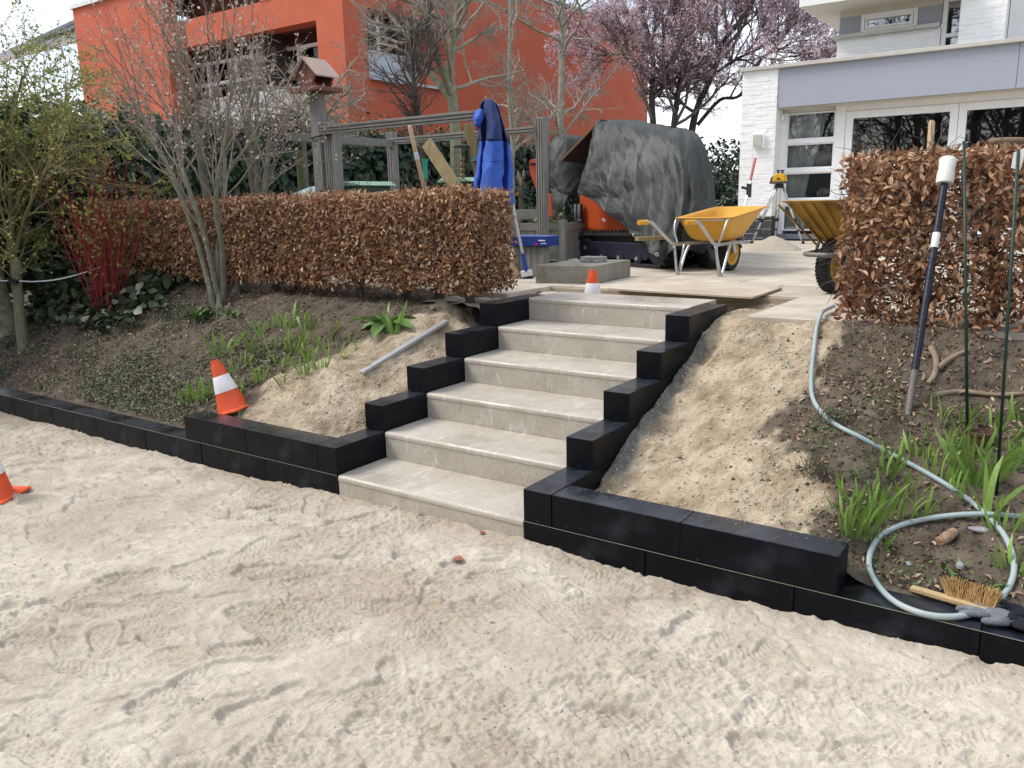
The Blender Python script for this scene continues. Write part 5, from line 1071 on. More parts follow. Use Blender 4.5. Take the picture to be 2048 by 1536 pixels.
# tarpaulin: lofted between ribs hanging from the ridge
TARP = mat('tarpaulin', (.013, .0160, .0148), .56, col2=(.031, .036, .0335), scale=2.5, bump=.3, bscale=60, rvar=.06, spec=.42, bdist=.02, stretch=(1, 1, .6)); speckle(TARP, (.16, .17, .165), 11, .60, .80, .18, 9)
tp = thing('tarpaulin', 'crumpled dark grey tarpaulin draped over the orange digger', 'tarpaulin', tuple(E(0, .4, 0)))
ribs = [[(1205, 241, 9.0), (1190, 245, 8.72), (1180, 283, 8.60), (1170, 322, 8.52), (1158, 356, 8.50), (1150, 384, 8.52)],
        [(1222, 239, 8.95), (1205, 243, 8.62), (1205, 290, 8.42), (1200, 340, 8.33), (1194, 374, 8.28), (1190, 404, 8.28)],
        [(1246, 239, 8.9), (1238, 248, 8.45), (1245, 300, 8.22), (1243, 360, 8.10), (1241, 412, 8.04), (1239, 446, 8.04)],
        [(1290, 244, 8.8), (1288, 256, 8.22), (1292, 312, 8.02), (1297, 380, 7.86), (1290, 438, 7.78), (1282, 484, 7.76)],
        [(1335, 252, 8.75), (1334, 268, 8.05), (1338, 322, 7.80), (1344, 392, 7.62), (1334, 460, 7.52), (1318, 517, 7.48)],
        [(1358, 257, 8.75), (1362, 270, 8.0), (1368, 326, 7.66), (1374, 396, 7.56), (1362, 458, 7.48), (1352, 499, 7.46)],
        [(1372, 260, 8.8), (1384, 274, 8.05), (1393, 330, 7.74), (1398, 400, 7.64), (1398, 460, 7.60), (1392, 505, 7.60)],
        [(1380, 262, 9.0), (1398, 278, 8.5), (1410, 338, 8.25), (1416, 400, 8.15), (1419, 450, 8.1), (1420, 508, 8.1)],
        [(1375, 259, 9.2), (1395, 272, 9.2), (1414, 330, 9.2), (1421, 400, 9.2), (1424, 450, 9.2), (1424, 488, 9.2)],
        [(1330, 252, 9.3), (1335, 262, 9.6), (1335, 320, 9.9), (1332, 400, 9.95), (1330, 440, 9.95), (1330, 470, 9.95)],
        [(1250, 241, 9.3), (1235, 252, 9.6), (1205, 320, 9.9), (1195, 400, 10), (1190, 440, 10), (1190, 465, 10)]]
def loft(ribs, ku=8, kv=8):
    R0 = [catmull([PT(*p) for p in r], kv) for r in ribs]; rows = []
    for j in range(len(R0[0])): rows.append(catmull([r[j] for r in R0], ku))
    return np.array([[tuple(v) for v in row] for row in rows])
def cloth(name, G, m, par, amp=.02, seed=1, foldf=9., thick=.004, hangk=0.):
    ny, nx, _ = G.shape; du = np.gradient(G, axis=1); dv = np.gradient(G, axis=0); nr = np.cross(du, dv); nr /= np.maximum(np.linalg.norm(nr, axis=2, keepdims=True), 1e-9)
    ii, jj = np.meshgrid(np.linspace(0, 1, nx), np.linspace(0, 1, ny)); w = jj**.8
    crease = np.abs(fbm(ii*foldf+jj*2.5, jj*1.6, 1., 3, seed)); c2 = np.abs(fbm(ii*foldf*1.3-jj*3.0, jj*2.2+ii*2, 1., 3, seed+9)); hang = np.abs(((ii*foldf*1.6+.25*fbm(ii*5, jj*2, 1, 2, seed+20)) % 1)-.5)*2; c4 = np.abs(fbm(ii*foldf*6-jj*9, jj*15+ii*6, 1., 2, seed+15)); c3 = np.abs(fbm(ii*foldf*3+jj*5, jj*7-ii*4, 1., 2, seed+12)); f = amp*(1.7*(.16-crease)*(.3+.7*w)-1.1*(.14-c2)*(.4+.6*w)+.40*(.12-c3)-.16*(.12-c4)+hangk*(hang-.5)*jj**1.3+.3*fbm(ii*foldf*.8, jj*2.5, 1, 2, seed+3))
    G = G+nr*f[..., None]; V = G.reshape(-1, 3)-np.array(par.location); k = np.arange(ny-1)[:, None]*nx+np.arange(nx-1)[None]
    o = obj(name, mesh_np(name, V, np.stack([k, k+1, k+1+nx, k+nx], -1).reshape(-1, 4), True), m, par)
    md = o.modifiers.new('thick', 'SOLIDIFY'); md.thickness = thick; md.offset = 0
    return o
cloth('sheet', loft(ribs, 26, 26), TARP, tp, .042, 5, 6, .004, 2.0)
lob = []
for i in range(11):                                     # second fold of the sheet over the digger arm
    t = math.pi*(1.25-1.5*i/10); c_, s_ = math.cos(t), math.sin(t); tc = 9.15-.18*(-s_ if False else s_)
    lob.append([(1140+8*c_, 272-2*s_, 9.25-.02*s_), (1140+34*c_, 278, 9.25-.16*s_), (1140+44*c_, 310, 9.25-.22*s_), (1139+45*c_, 345, 9.25-.24*s_), (1138+(44+4*math.sin(i*2.1))*c_, 372+8*math.sin(i*1.7), 9.25-.25*s_), (1138+(40+6*math.sin(i*2.1))*c_, 390-12*c_*c_, 9.25-.25*s_)])
cloth('sheet_over_arm', loft(lob, 8, 10), TARP, tp, .03, 15, 5)
lob = [[(1100, 375, 9.0), (1104, 400, 8.95), (1108, 428, 8.95)], [(1118, 385, 8.9), (1118, 405, 8.88), (1114, 430, 8.9)], [(1138, 391, 8.85), (1130, 410, 8.85), (1122, 418, 8.88)]]
cloth('hanging_corner', loft(lob, 6, 6), TARP, tp, .02, 25, 4)
for (u, v, t) in ((1314, 509, 7.46), (1208, 440, 8.16), (1268, 470, 7.86)):
    q = PT(u, v, t-.012); mb = MB(tp.location); ringp = [q+Vector(CR)*.013*math.cos(k*math.pi/6)+Vector(CU)*.013*math.sin(k*math.pi/6) for k in range(12)]; mb.tube(ringp, .004, 6, closed=True).build('eyelet', ALU, tp, smooth=True)
lowt = [[(1392, 500, 7.95), (1396, 520, 7.85), (1398, 534, 7.8)], [(1415, 498, 7.8), (1418, 518, 7.7), (1420, 537, 7.66)], [(1440, 500, 7.9), (1442, 518, 7.8), (1446, 534, 7.78)], [(1450, 500, 8.3), (1450, 518, 8.3), (1450, 528, 8.3)]]
cloth('sheet_on_ground', loft(lowt, 8, 8), TARP, tp, .03, 35, 6)
# plywood board leaning under the sheet, and a stick pushed through
BOARD = mat('board_edge', (.30, .17, .07), .8, .15, stretch=(2, 2, 12)); a, b = PT(1203, 241, 8.68), PT(1124, 322, 8.74)
pb = thing('plywood_board', 'plywood board leaning under the grey tarpaulin with a pale edge', 'board', tuple(b))
MB(pb.location).prism([a, b, b+Vector((.15, .55, -.05)), a+Vector((.15, .55, -.02))], (-.012, -.004, .014)).build('panel', mat('shaded_ply', (.012, .011, .010), .6, .2), pb)  # near-black panel colour paints in the shade under the sheet
MB(pb.location).bar(a+Vector((-.008, -.010, .007)), b+Vector((-.008, -.010, .007)), .012, .018).build('pale_edge', BOARD, pb)
a, b = PT(1273, 478, 7.35), PT(1340, 475, 7.55); tag(MB().bar(a, b, .05, .036).build('timber_batten', PLANK, bevel=.004), 'short timber batten sticking out over the tarpaulin below the barrow handle', 'batten')
# ---------------- concrete block with split stone on it
FL, FR, BR = Vector((-.54, 2.77, .90)), Vector((-.05, 2.88, .90)), Vector((-.09+.02, 3.58, .90)); FL = PZ(1071, 566, .9); FR = PZ(1190, 568, .9); BR = PZ(1261, 553, .9); BL_ = FL+BR-FR
hb = PZ(1190, 568, .9).z; tag(MB().prism([FL, FR, BR, BL_], (0, 0, .145)).build('concrete_block', CONC, bevel=.006), 'large flat concrete block lying on the terrace by the wooden planter', 'concrete block')
q = (FL+FR+BR+BL_)/4+Vector((.05, .06, .146)); rs = random.Random(3)
st_ = MB(); pr = [(-.10, -.05), (.09, -.06), (.11, .05), (-.09, .06)]; st_.prism([(q.x+a, q.y+b, q.z) for a, b in pr], (0, 0, .045)).build('granite_stone', mat('granite', (.20, .20, .20), .9, col2=(.42, .41, .39), scale=20, bump=1, bscale=50, bdist=.02), bevel=.007)
tag(bpy.data.objects['granite_stone'], 'rough split granite stone resting on the concrete block', 'stone')
# ---------------- plywood sheet flat on the terrace
PLY = mat('dusty_plywood', (.36, .29, .205), .9, col2=(.52, .46, .37), scale=3, bump=.3, bscale=60)
c1, c2, c3 = PZ(1217, 580, .905), PZ(1505, 598, .905), PZ(1565, 578, .905); c4 = c1+(c3-c2)*1.0
tag(MB().prism([c1, c2, c3, c4], (0, 0, .013)).build('plywood_sheet', PLY, bevel=.001), 'thin dusty plywood sheet lying on the terrace above the steps', 'plywood sheet')
# ---------------- sand heap near the tripod
hp = PZ(1545, 500, .9); 
def heap(x, y): r = np.hypot(x/.36, y/.3); return np.maximum(0, .17*(1-r**1.2))+.02*fbm(x+5, y, 9, 3, 95)*(r < 1.1)-.02*(r > 1.0)
me, _ = gridmesh('sand_heap', np.arange(-.45, .45, .015), np.arange(-.4, .4, .015), heap); point_attr(me, 'damp', np.full(len(me.vertices), .8)); tag(obj('sand_heap', me, SAND, loc=(hp.x, hp.y, .903)), 'small heap of sand on the terrace beside the tripod', 'sand heap')
# ---------------- laser level on tripod, staff
tb = PZ(1553, 489, .9); tb = Vector((tb.x, tb.y, .9)); hd = float(PT(1556, 368, float((np.array(tb)-CAM) @ CF)).z-.9)
tri = thing('tripod', 'aluminium surveying tripod standing before the white house', 'tripod', tuple(tb))
tl = [PZ(1504, 487, .9)-tb, PZ(1605, 488, .9)-tb, PZ(1550, 482, .9)-tb]
MB().lathe([(0, hd-.06), (.05, hd-.06), (.06, hd-.04), (.06, hd-.01), (.04, hd), (0, hd)], 20).build('head', BLACK, tri, smooth=True, ang=40)
for q in tl:
    q.z = .015; d_ = Vector((q.x, q.y, 0)).normalized()*.05; top = d_+Vector((0, 0, hd-.04)); m1 = top.lerp(q, .60); sd_ = Vector((-d_.y, d_.x, 0)).normalized()*.022
    lg = MB().tube([top+sd_, m1+sd_], .010, 8).tube([top-sd_, m1-sd_], .010, 8).build('leg', ALU, tri, smooth=True)
    MB().tube([top.lerp(q, .40), q], .012, 8).build('lower_leg', ALU, lg, smooth=True)
    MB().bar(top.lerp(q, .56), top.lerp(q, .62), .065, .035).build('clamp', BLACK, lg, bevel=.004); MB().bar(top.lerp(q, .76), top.lerp(q, .79), .035, .035).build('clamp', BLACK, lg, bevel=.004); MB().bar(q+Vector((0, 0, .02)), q+Vector((0, 0, -.012))+d_*.3, .05, .03).build('foot', BLACK, lg, bevel=.003)
lv = thing('laser_level', 'yellow and grey rotating laser level mounted on the tripod', 'laser level', (tb.x, tb.y, .9+hd+.001))
LG = mat('dark_grey_plastic', (.05, .052, .06), .5, .1); LY = mat('laser_yellow', (.66, .36, .015), .4, .06)
MB().box((-.10, -.08, 0), (.10, .08, .025)).build('base', LG, lv, bevel=.008); MB().prism([(-.085, -.075, .026), (.095, -.075, .026), (.075, -.075, .115), (.035, -.075, .135), (-.045, -.075, .135), (-.07, -.075, .11)], (0, .15, 0)).build('housing', LY, lv, bevel=.014, seg=3)
MB().prism([(-.125, -.06, .0), (-.087, -.06, .0), (-.072, -.06, .11), (-.105, -.06, .085)], (0, .12, 0)).build('handle', LG, lv, bevel=.008); MB().box((-.035, -.02, .136), (-.02, .02, .175)).box((.03, -.02, .136), (.045, .02, .175)).box((-.045, -.03, .172), (.055, .03, .184)).build('rotor_guard', LG, lv, bevel=.003); MB().lathe([(.018, .136), (.018, .17)], 14, (.005, 0, 0)).build('rotor', glass('lens', 3), lv)
MB().prism([(-.02, -.0765, .05), (.05, -.0765, .05), (.02, -.0765, .075), (-.005, -.0765, .085)], (0, .001, 0)).build('badge', LG, lv)
sb = PT(1492, 400, 9.6); sb2 = PT(1511, 316, 9.7); dv_ = (sb2-sb).normalized(); base_ = sb-dv_*((sb.z-.9)/dv_.z)
sf = thing('levelling_staff', 'thin white and red levelling staff leaning beside the house corner', 'staff', tuple(base_))
o0 = sf.location; MB(o0).bar(base_, sb2-dv_*.3, .028, .02).build('rod', ALU, sf, bevel=.003); MB(o0).bar(sb2-dv_*.3, sb2, .028, .02).build('rod_top', mat('staff_red', (.30, .06, .05), .5, .3), sf, bevel=.003)
q = PT(1499, 379, 9.6); MB(o0).box((q.x-.03, q.y-.03, q.z-.09), (q.x+.03, q.y-.005, q.z+.07)).build('receiver', LG, sf, bevel=.008); MB(o0).tube([q, q+Vector((-.09, -.02, .03))], .016, 10).build('clamp_knob', LG, sf, smooth=True, ang=40)
# ---------------- grey timber frame with birdhouse post
fr_ = thing('pergola', 'weathered grey timber pergola of posts and beams behind the hedge', 'pergola', (-2.4, 3.8, .86)); o0 = fr_.location
def post(x, y, z1, w=.095, nm='post'): return MB(o0).box((x-w/2, y-w/2, .86), (x+w/2, y+w/2, z1)).build(nm, GREYW, fr_, bevel=.006)
def grooves(x0, x1, y, zs):
    for z in zs: MB(o0).box((x0, y-.0505, z-.004), (x1, y-.0475, z+.004)).build('groove', DARKG, fr_)
DARKG = mat('groove_dark', (.035, .033, .030), .95, .2)
pc = post(-1.54, 4.45, 2.38); post(-3.60, 4.45, 2.37); pa = post(-2.94, 2.9, 2.33, .12); 
for x in (-1.57, -1.54, -1.51): MB(o0).box((x-.004, 4.401, .87), (x+.004, 4.4035, 2.37)).build('groove', DARKG, fr_)
for x in (-2.97, -2.94, -2.91): MB(o0).box((x-.004, 2.8385, .87), (x+.004, 2.841, 2.32)).build('groove', DARKG, fr_)
for x in (-3.62, -3.58): MB(o0).box((x-.004, 4.401, .87), (x+.004, 4.4035, 2.36)).build('groove', DARKG, fr_)
MB(o0).box((-3.60, 4.38, 2.225), (-1.59, 4.402, 2.30)).build('beam', GREYX, fr_, bevel=.004); MB(o0).box((-2.99, 2.80, 2.22), (-1.10, 2.838, 2.30)).build('beam', GREYX, fr_, bevel=.004)
for z in (2.245, 2.275): MB(o0).box((-3.58, 4.3775, z-.004), (-1.60, 4.3795, z+.004)).build('groove', DARKG, fr_); MB(o0).box((-2.98, 2.7975, z-.004), (-1.11, 2.7995, z+.004)).build('groove', DARKG, fr_)
MB(o0).box((-3.60, 2.9, 2.20), (-3.52, 4.40, 2.28)).build('beam', GREYX, fr_, bevel=.004)
bh = thing('birdhouse', 'red-brown wooden bird table with pitched roof on a tall post', 'birdhouse', (-3.09, 2.88, .86)); o0 = bh.location
RB = mat('redbrown_wood', (.155, .052, .034), .7, .2, scale=8, bump=.3); RBL = mat('weathered_roof_board', (.42, .30, .25), .7, .12, scale=6, bump=.3)
zt_ = PY(630, 182, 2.88).z
MB(o0).box((-3.155, 2.83, .86), (-3.035, 2.93, zt_-.02)).build('post', GREYW, bh, bevel=.005)
c = PY(634, 184, 2.88); k_ = .95
MB(o0).box((c.x-.20*k_, c.y-.17*k_, zt_-.02), (c.x+.20*k_, c.y+.17*k_, zt_+.02)).build('tray', RB, bh, bevel=.004)
for yy in (-.13, .10): MB(o0).prism([(c.x+a_*k_, c.y+yy*k_, zt_+b_*k_) for a_, b_ in ((-.10, .03), (.08, .03), (.14, .16), (-.01, .295), (-.16, .16))], (0, .02, 0)).build('gable', RB, bh)
for sx in (-1, 1): MB(o0).prism([(c.x+a_*k_, c.y-.17*k_, zt_+b_*k_) for a_, b_ in ((-.01, .312), (-.01+sx*.20, .125), (-.01+sx*.20, .110), (-.01, .297))], (0, .32*k_, 0)).build('roof_board', RBL, bh)
MB(o0).tube([(-3.16, 2.82, 2.20), (-3.02, 2.80, 2.21), (-2.87, 2.82, 2.235)], .008, 6).build('strap', BLACK, bh)
# ---------------- broom with the blue jacket over its handle
b0 = PZ(1055, 558, .9); t0 = float((np.array(b0)-CAM) @ CF); b1 = PT(1050, 530, t0); b2 = PT(985, 213, t0-.32)
br_ = thing('broom', 'white-handled broom with blue head leaning at the hedge end', 'broom', tuple(b0)); o0 = br_.location; dh = (b2-b1).normalized()
MB(o0).tube([b1-dh*.02, b2], .0125, 10).build('handle', mat('white_handle', (.62, .64, .70), .35, .05), br_, smooth=True)
MB(o0).tube([b1-dh*.06, b1+dh*.10], [.022, .017], 12).build('socket', BLUE, br_, smooth=True, ang=40); MB(o0).bar(b1-dh*.10, b1-dh*.045, .10, .04, (.5, -.8, 0)).build('head', CWHITE, br_, bevel=.006)
mb = MB(o0); rs = random.Random(2)
for i in range(60): q = b1-dh*.10+Vector(CR)*rs.uniform(-.045, .045)+Vector((rs.uniform(-.01, .01), rs.uniform(-.015, .015), 0)); e_ = Vector((q.x+rs.uniform(-.012, .012), q.y+rs.uniform(-.01, .01), .902)); mb.tube([q, e_], .0028, 4)
mb.build('bristles', mat('bristle_blue', (.02, .03, .10), .6, .3), br_)
JB = mat('jacket_blue', (.035, .10, .44), .8, .10, scale=6, bump=.3, bscale=300); JD = mat('jacket_navy', (.016, .032, .12), .85, .15, scale=8, bump=.3, bscale=300)
speckle(JB, (.05, .07, .13), 7, .62, .75, .6)
jk = thing('work_jacket', 'bright blue work jacket with dark blue yoke hung on the broom handle', 'jacket', tuple(b2)); tj = t0-.40
def garment(name, prof, m, amp, seed, fold=7, par=jk, dt=0, depth=.5):
    """prof: (v, u_left, u_right) silhouettes -> closed loft"""
    rows = []; n = 48
    P_ = catmull([(a, b, c) for a, b, c in prof], 5)
    for (v, ul, ur) in P_:
        cx, hw_ = (ul+ur)/2, (ur-ul)/2; ring = []
        for k in range(n):
            t = 2*math.pi*k/n; w_ = hw_*(1+amp*math.sin(fold*t+seed+v*.01)*min(1, max(0, (v-prof[0][0])/60)))
            ring.append(tuple(PT(cx+w_*math.cos(t), v, tj+dt+depth*hw_/FPX*tj*math.sin(t)*(1+1.6*amp*math.sin(fold*t+seed+1+v*.008)))))
        rows.append(ring)
    G = np.array(rows); V = G.reshape(-1, 3)-np.array(par.location); ny = len(rows)
    k = np.arange(ny-1)[:, None]*n; j = np.arange(n)[None]; j2 = (np.arange(n)+1) % n
    return obj(name, mesh_np(name, V, np.stack([k+j, k+j2[None], k+n+j2[None], k+n+j], -1).reshape(-1, 4), True), m, par)
jr = [[(956, 226), (957, 262), (958, 290), (953, 330), (948, 370), (944, 408), .03], [(960, 212), (961, 255), (963, 290), (959, 330), (955, 370), (952, 408), -.05], [(966, 208), (967, 255), (969, 290), (965, 330), (961, 370), (958, 408), .03],
      [(971, 203), (975, 245), (972, 290), (967, 330), (964, 370), (961, 408), -.10], [(979, 201), (988, 243), (987, 290), (985, 330), (980, 370), (974, 408), -.16], [(988, 206), (1000, 250), (1003, 290), (1005, 330), (999, 370), (988, 408), -.10],
      [(991, 208), (1003, 254), (1008, 288), (1008, 330), (1004, 370), (997, 408), .035], [(994, 211), (1009, 262), (1016, 292), (1018, 330), (1017, 370), (1014, 408), -.05], [(996, 214), (1011, 264), (1020, 296), (1024, 330), (1026, 370), (1028, 408), .03],
      [(978, 206), (985, 260), (988, 290), (988, 330), (988, 370), (988, 408), .14], [(956, 226), (957, 262), (958, 290), (953, 330), (948, 370), (944, 408), .031]]
Gj = loft([[(978, 199, tj)]+[(u, v, tj+r[6]*(.45 if k == 0 else 1)) for k, (u, v) in enumerate(r[:6])] for r in jr], 8, 10)
ky = 28
cloth('yoke', Gj[:ky+1], JD, jk, .016, 3, 7, .003); cloth('body', Gj[ky:], JB, jk, .020, 4, 8, .003)
cloth('collar', loft([[(955, 219, tj-.02), (948, 230, tj-.06), (946, 240, tj-.05)], [(962, 218, tj-.08), (955, 236, tj-.11), (951, 252, tj-.08)], [(968, 224, tj-.06), (965, 242, tj-.08), (958, 258, tj-.04)]], 6, 6), JB, jk, .012, 6, 4, .003)
q = PT(981, 322, tj-.175); MB(jk.location).prism([q, q+Vector(CR)*.07, q+Vector(CR)*.07-Vector(CU)*.004, q-Vector(CU)*.004], Vector(CF)*.01).build('pocket_seam', JD, jk)
# ---------------- wooden planter, timber stub with blue box
pl_ = thing('wooden_planter', 'square weathered grey wooden planter box with framed panels', 'planter', (-1.62, 4.72, .9)); o0 = pl_.location
x0, x1, y0, y1, zt_ = -1.95, -1.36, 4.56, 5.05, 1.33
for (x, y) in ((x0, y0), (x1, y0), (x0, y1), (x1, y1)): MB(o0).box((x-.035, y-.035, .905), (x+.035, y+.035, zt_+.03)).build('corner_post', GREYW, pl_, bevel=.004)
for (a, b) in ((1.25, 1.33), (.95, 1.02)): MB(o0).box((x0+.035, y0-.02, a), (x1-.035, y0+.02, b)).build('rail', GREYX, pl_, bevel=.003); MB(o0).box((x1-.02, y0+.035, a), (x1+.02, y1-.035, b)).build('rail', GREYW, pl_, bevel=.003)
for i in range(5): xx = x0+.037+i*.104; MB(o0).box((xx+.002, y0-.008, 1.02), (xx+.101, y0+.010, 1.25)).build('board', GREYW, pl_, bevel=.003)
for i in range(4): yy = y0+.037+i*.104; MB(o0).box((x1-.010, yy+.002, 1.02), (x1+.008, yy+.101, 1.25)).build('board', GREYW, pl_, bevel=.003)
MB(o0).box((x0+.04, y0+.03, 1.0), (x1-.03, y1, 1.28)).build('soil', PLAT, pl_)
nn = 90; rs2 = np.random.RandomState(4); q = np.stack([rs2.uniform(x0+.05, x1-.05, nn), rs2.uniform(y0+.04, y1-.1, nn), rs2.uniform(1.29, 1.40, nn)], 1)-np.array(o0)
o = obj('straggly_leaves', leaf_mesh('straggly_leaves', *LEAF6, q, rs2.normal(size=(nn, 3)), rs2.uniform(.03, .07, nn), rs2.rand(nn), rs=rs2), mat('pale_leaf', (.9, .9, .9), .6, .1, tint=[(.08, .12, .03), (.2, .24, .07), (.36, .34, .16)]), pl_); o['kind'] = 'stuff'
MB(o0).box((x0-.55, 4.95, 1.36), (x0+.35, 4.99, 1.47)).build('back_board', GREYX, pl_, bevel=.003)
sp = PZ(1078, 556, .9); stt = thing('timber_stub', 'short upright bundle of grooved grey timbers beside the planter', 'timber', tuple(sp)); sp = Vector((sp.x-.16, sp.y+.12, .9)); stt.location = sp
for i in range(5): MB().box((-.16+i*.066, -.05, .0), (-.16+i*.066+.062, .05, .265+.004*(i % 2))).build('timber', GREYW, stt, bevel=.006)
bx_ = thing('cardboard_box', 'flat blue printed cardboard box lying on the timber stub', 'box', (sp.x+.04, sp.y, sp.z+.271)); BXM = mat('blue_box', (.012, .035, .19), .45, .2, scale=9, bump=.1); BXL = mat('blue_box_top', (.10, .15, .42), .5, .2, scale=7)
MB().box((-.21, -.09, 0), (.20, .09, .085)).build('carton', BXM, bx_, bevel=.003); MB().box((-.208, -.088, .0852), (.198, .088, .0875)).build('lid', BXL, bx_); MB().box((.06, -.0925, .01), (.09, -.0905, .028)).build('red_print', mat('print_red', (.4, .02, .03), .5), bx_); MB().box((.10, -.0925, .045), (.17, -.0905, .055)).build('white_print', CWHITE, bx_); MB().box((.125, -.0925, .022), (.18, -.0905, .028)).build('white_print', CWHITE, bx_)
rs = random.Random(3)
# seed heads by the ivy
q = PT(1040, 440, 9.3); sh = thing('seed_head_stalks', 'dry brown seed head stalks standing before the ivy', 'plant', (q.x, q.y, .9)); o0 = sh.location
for (u, v) in ((1037, 362), (1043, 375), (1048, 360), (1040, 368)): e_ = PT(u, v, 9.3); MB(o0).tube([(q.x, q.y, .9), (q.x*.4+e_.x*.6, q.y*.4+e_.y*.6, e_.z-.25), e_], [.005, .004, .003], 5).build('stalk', TWIG, sh); MB(o0).tube([e_, e_+Vector((0, 0, .05)), e_+Vector((0, 0, .11))], [.012, .02, .006], 8).build('seed_head', TWIG, sh, smooth=True)
# ---------------- things behind the left hedge
q0, q1 = PT(851, 388, 6.9), PT(819, 250, 6.75); d_ = (q1-q0).normalized(); f_ = q0-d_*((q0.z-.9)/d_.z); sv = thing('shovel', 'pale wooden shovel handle leaning up behind the left hedge', 'shovel', tuple(f_)); o0 = sv.location
MB(o0).tube([f_, q1-d_*.02, q1-d_*.006, q1], [.0175, .0185, .014, .004], 12).build('handle', NEWW, sv, smooth=True); qq = q0.lerp(q1, .56); MB(o0).tube([qq-d_*.03, qq+d_*.03], .0195, 12, cap=False).build('sticker', mat('sticker', (.62, .60, .66), .5, .1), sv, smooth=True)
def plank(label, a, b, w, th, m=PLANK): a, b = Vector(a), Vector(b); d_ = (b-a).normalized(); lo = a if a.z < b.z else b; k = (lo.z-.9)/abs(d_.z) if abs(d_.z) > .05 else 0; lo2 = lo-(d_ if b.z > a.z else -d_)*k; tag(MB().bar(lo2, b if b.z > a.z else a, w, th, (-.5, .8, .3)).build('plank', m, bevel=.003), label, 'plank')
plank('pale plank leaning diagonally under the grey beams left of the bird feeder', PT(912, 375, 7.5), PT(853, 285, 7.7), .12, .025)
plank('pale plank leaning diagonally between the beams behind the blue jacket', PZ(1000, 530, .905), PT(935, 247, 8.25), .10, .025)
fd = thing('bird_feeder', 'wire tube bird feeder holding fat balls hung from the grey beam', 'bird feeder', tuple(PT(923, 292, 8.3))); o0 = fd.location; WIRE = mat('dark_wire', (.03, .028, .026), .5, .2); rW = .075
hgt = float(PT(923, 292, 8.3).z-PT(923, 352, 8.3).z)
for k in range(14): t = 2*math.pi*k/14; MB().tube([(rW*math.cos(t), rW*math.sin(t), 0), (rW*math.cos(t), rW*math.sin(t), -hgt)], .0022, 4).build('wire', WIRE, fd)
for k in range(6): MB().tube([(rW*math.cos(2*math.pi*i/16), rW*math.sin(2*math.pi*i/16), -hgt*k/5) for i in range(16)], .0022, 4, closed=True).build('hoop', WIRE, fd)
for k in range(4): MB().ball((.004*k, -.004*k, -.13-.055*k), .029).build('fat_ball', mat('fat_ball', (.30, .23, .13), .9, .3, bump=.6), fd, smooth=True)
MB().lathe([(.0, .02), (rW+.008, .0), (rW+.008, -.015), (0, -.015)], 20).build('cap', BLACK, fd, smooth=True, ang=40); MB().tube([(0, 0, .02), (0, 0, .12)], .003, 5).build('hook', WIRE, fd)
q = PT(954, 318, 8.2); fs_ = thing('seed_feeder', 'small tube seed feeder with dark green lid behind the blue jacket', 'bird feeder', tuple(q)); MB().lathe([(0, .03), (.03, .025), (.085, -.02), (.0, -.02)], 18).build('lid', mat('green_lid', (.01, .05, .045), .35), fs_, smooth=True, ang=40); MB().lathe([(.035, -.02), (.035, -.28), (0, -.28)], 16).build('tube', mat('seed', (.22, .12, .08), .6, .4, scale=40), fs_, smooth=True); MB().tube([(0, 0, .03), (0, 0, .16)], .003, 5).build('hook', WIRE, fs_)
q = PT(850, 318, 8.5); rg = thing('rain_gauge', 'turquoise green plastic rain gauge on a stake before the ivy', 'rain gauge', (q.x, q.y, .9)); zt_ = q.z-.9; MB().lathe([(0, zt_-.2), (.022, zt_-.2), (.024, zt_-.05), (.036, zt_), (.030, zt_-.002), (.02, zt_-.06)], 16).build('cup', mat('turquoise', (.03, .33, .22), .4, .05), rg, smooth=True, ang=40); MB().tube([(0, 0, 0), (0, 0, zt_-.19)], .008, 6).build('stake', GREYW, rg)
for (u, v, t, w_, lb) in ((718, 364, 8.6, .30, 'pale green wheelie bin lid showing above the left hedge by the grey post'), (930, 356, 8.9, .24, 'pale green wheelie bin lid showing behind the leaning plank')):
    q = PT(u, v, t); bn = thing('wheelie_bin', lb, 'bin', (q.x, q.y, .9)); zt_ = q.z-.9; BG = mat('bin_green', (.035, .075, .05), .5, .1); BGL = mat('bin_lid', (.24, .38, .28), .45, .06)
    MB().prism([(-w_*.8, -w_*.75, 0), (w_*.8, -w_*.75, 0), (w_*.8, w_*.75, 0), (-w_*.8, w_*.75, 0)], (0, 0, zt_-.04)).build('body', BG, bn, bevel=.02); MB().prism([(-w_, -w_*.9, zt_-.045), (w_, -w_*.9, zt_-.045), (w_*.7, -w_*.9, zt_), (-w_*.7, -w_*.9, zt_)], (0, w_*1.8, 0)).build('lid', BGL, bn, bevel=.012); MB().box((-.1, -w_*.93, zt_-.02), (.1, -w_*.90, zt_+.0)).build('handle', BGL, bn, bevel=.004)
q = PT(632, 380, 8.4); ts = thing('plastic_sheet', 'turquoise plastic sheet bunched over a heap behind the left hedge', 'plastic sheet', (q.x, q.y, .9)); hh = q.z-.9+.03
def ts_f(x, y): r = np.hypot(x/.45, y/.5); return hh*np.clip(1-r**2.6, 0, 1)**.6+.05*fbm(x+3, y, 6, 3, 97)*(r < 1)
me, _ = gridmesh('sheet', np.arange(-.46, .46, .02), np.arange(-.5, .5, .02), ts_f); obj('sheet', me, mat('turquoise_sheet', (.20, .34, .35), .4, .08, bump=.3, bscale=15), ts)
q = PZ(530, 556, .9); yt = thing('yellow_tub', 'dark yellow plastic tub standing behind the left beech hedge stems', 'tub', (q.x, q.y+.25, .9)); MB().lathe([(0, 0), (.17, 0), (.21, .30), (.225, .31), (.225, .33), (.20, .33), (.16, .02), (0, .02)], 24).build('shell', YOLD, yt, smooth=True, ang=40)
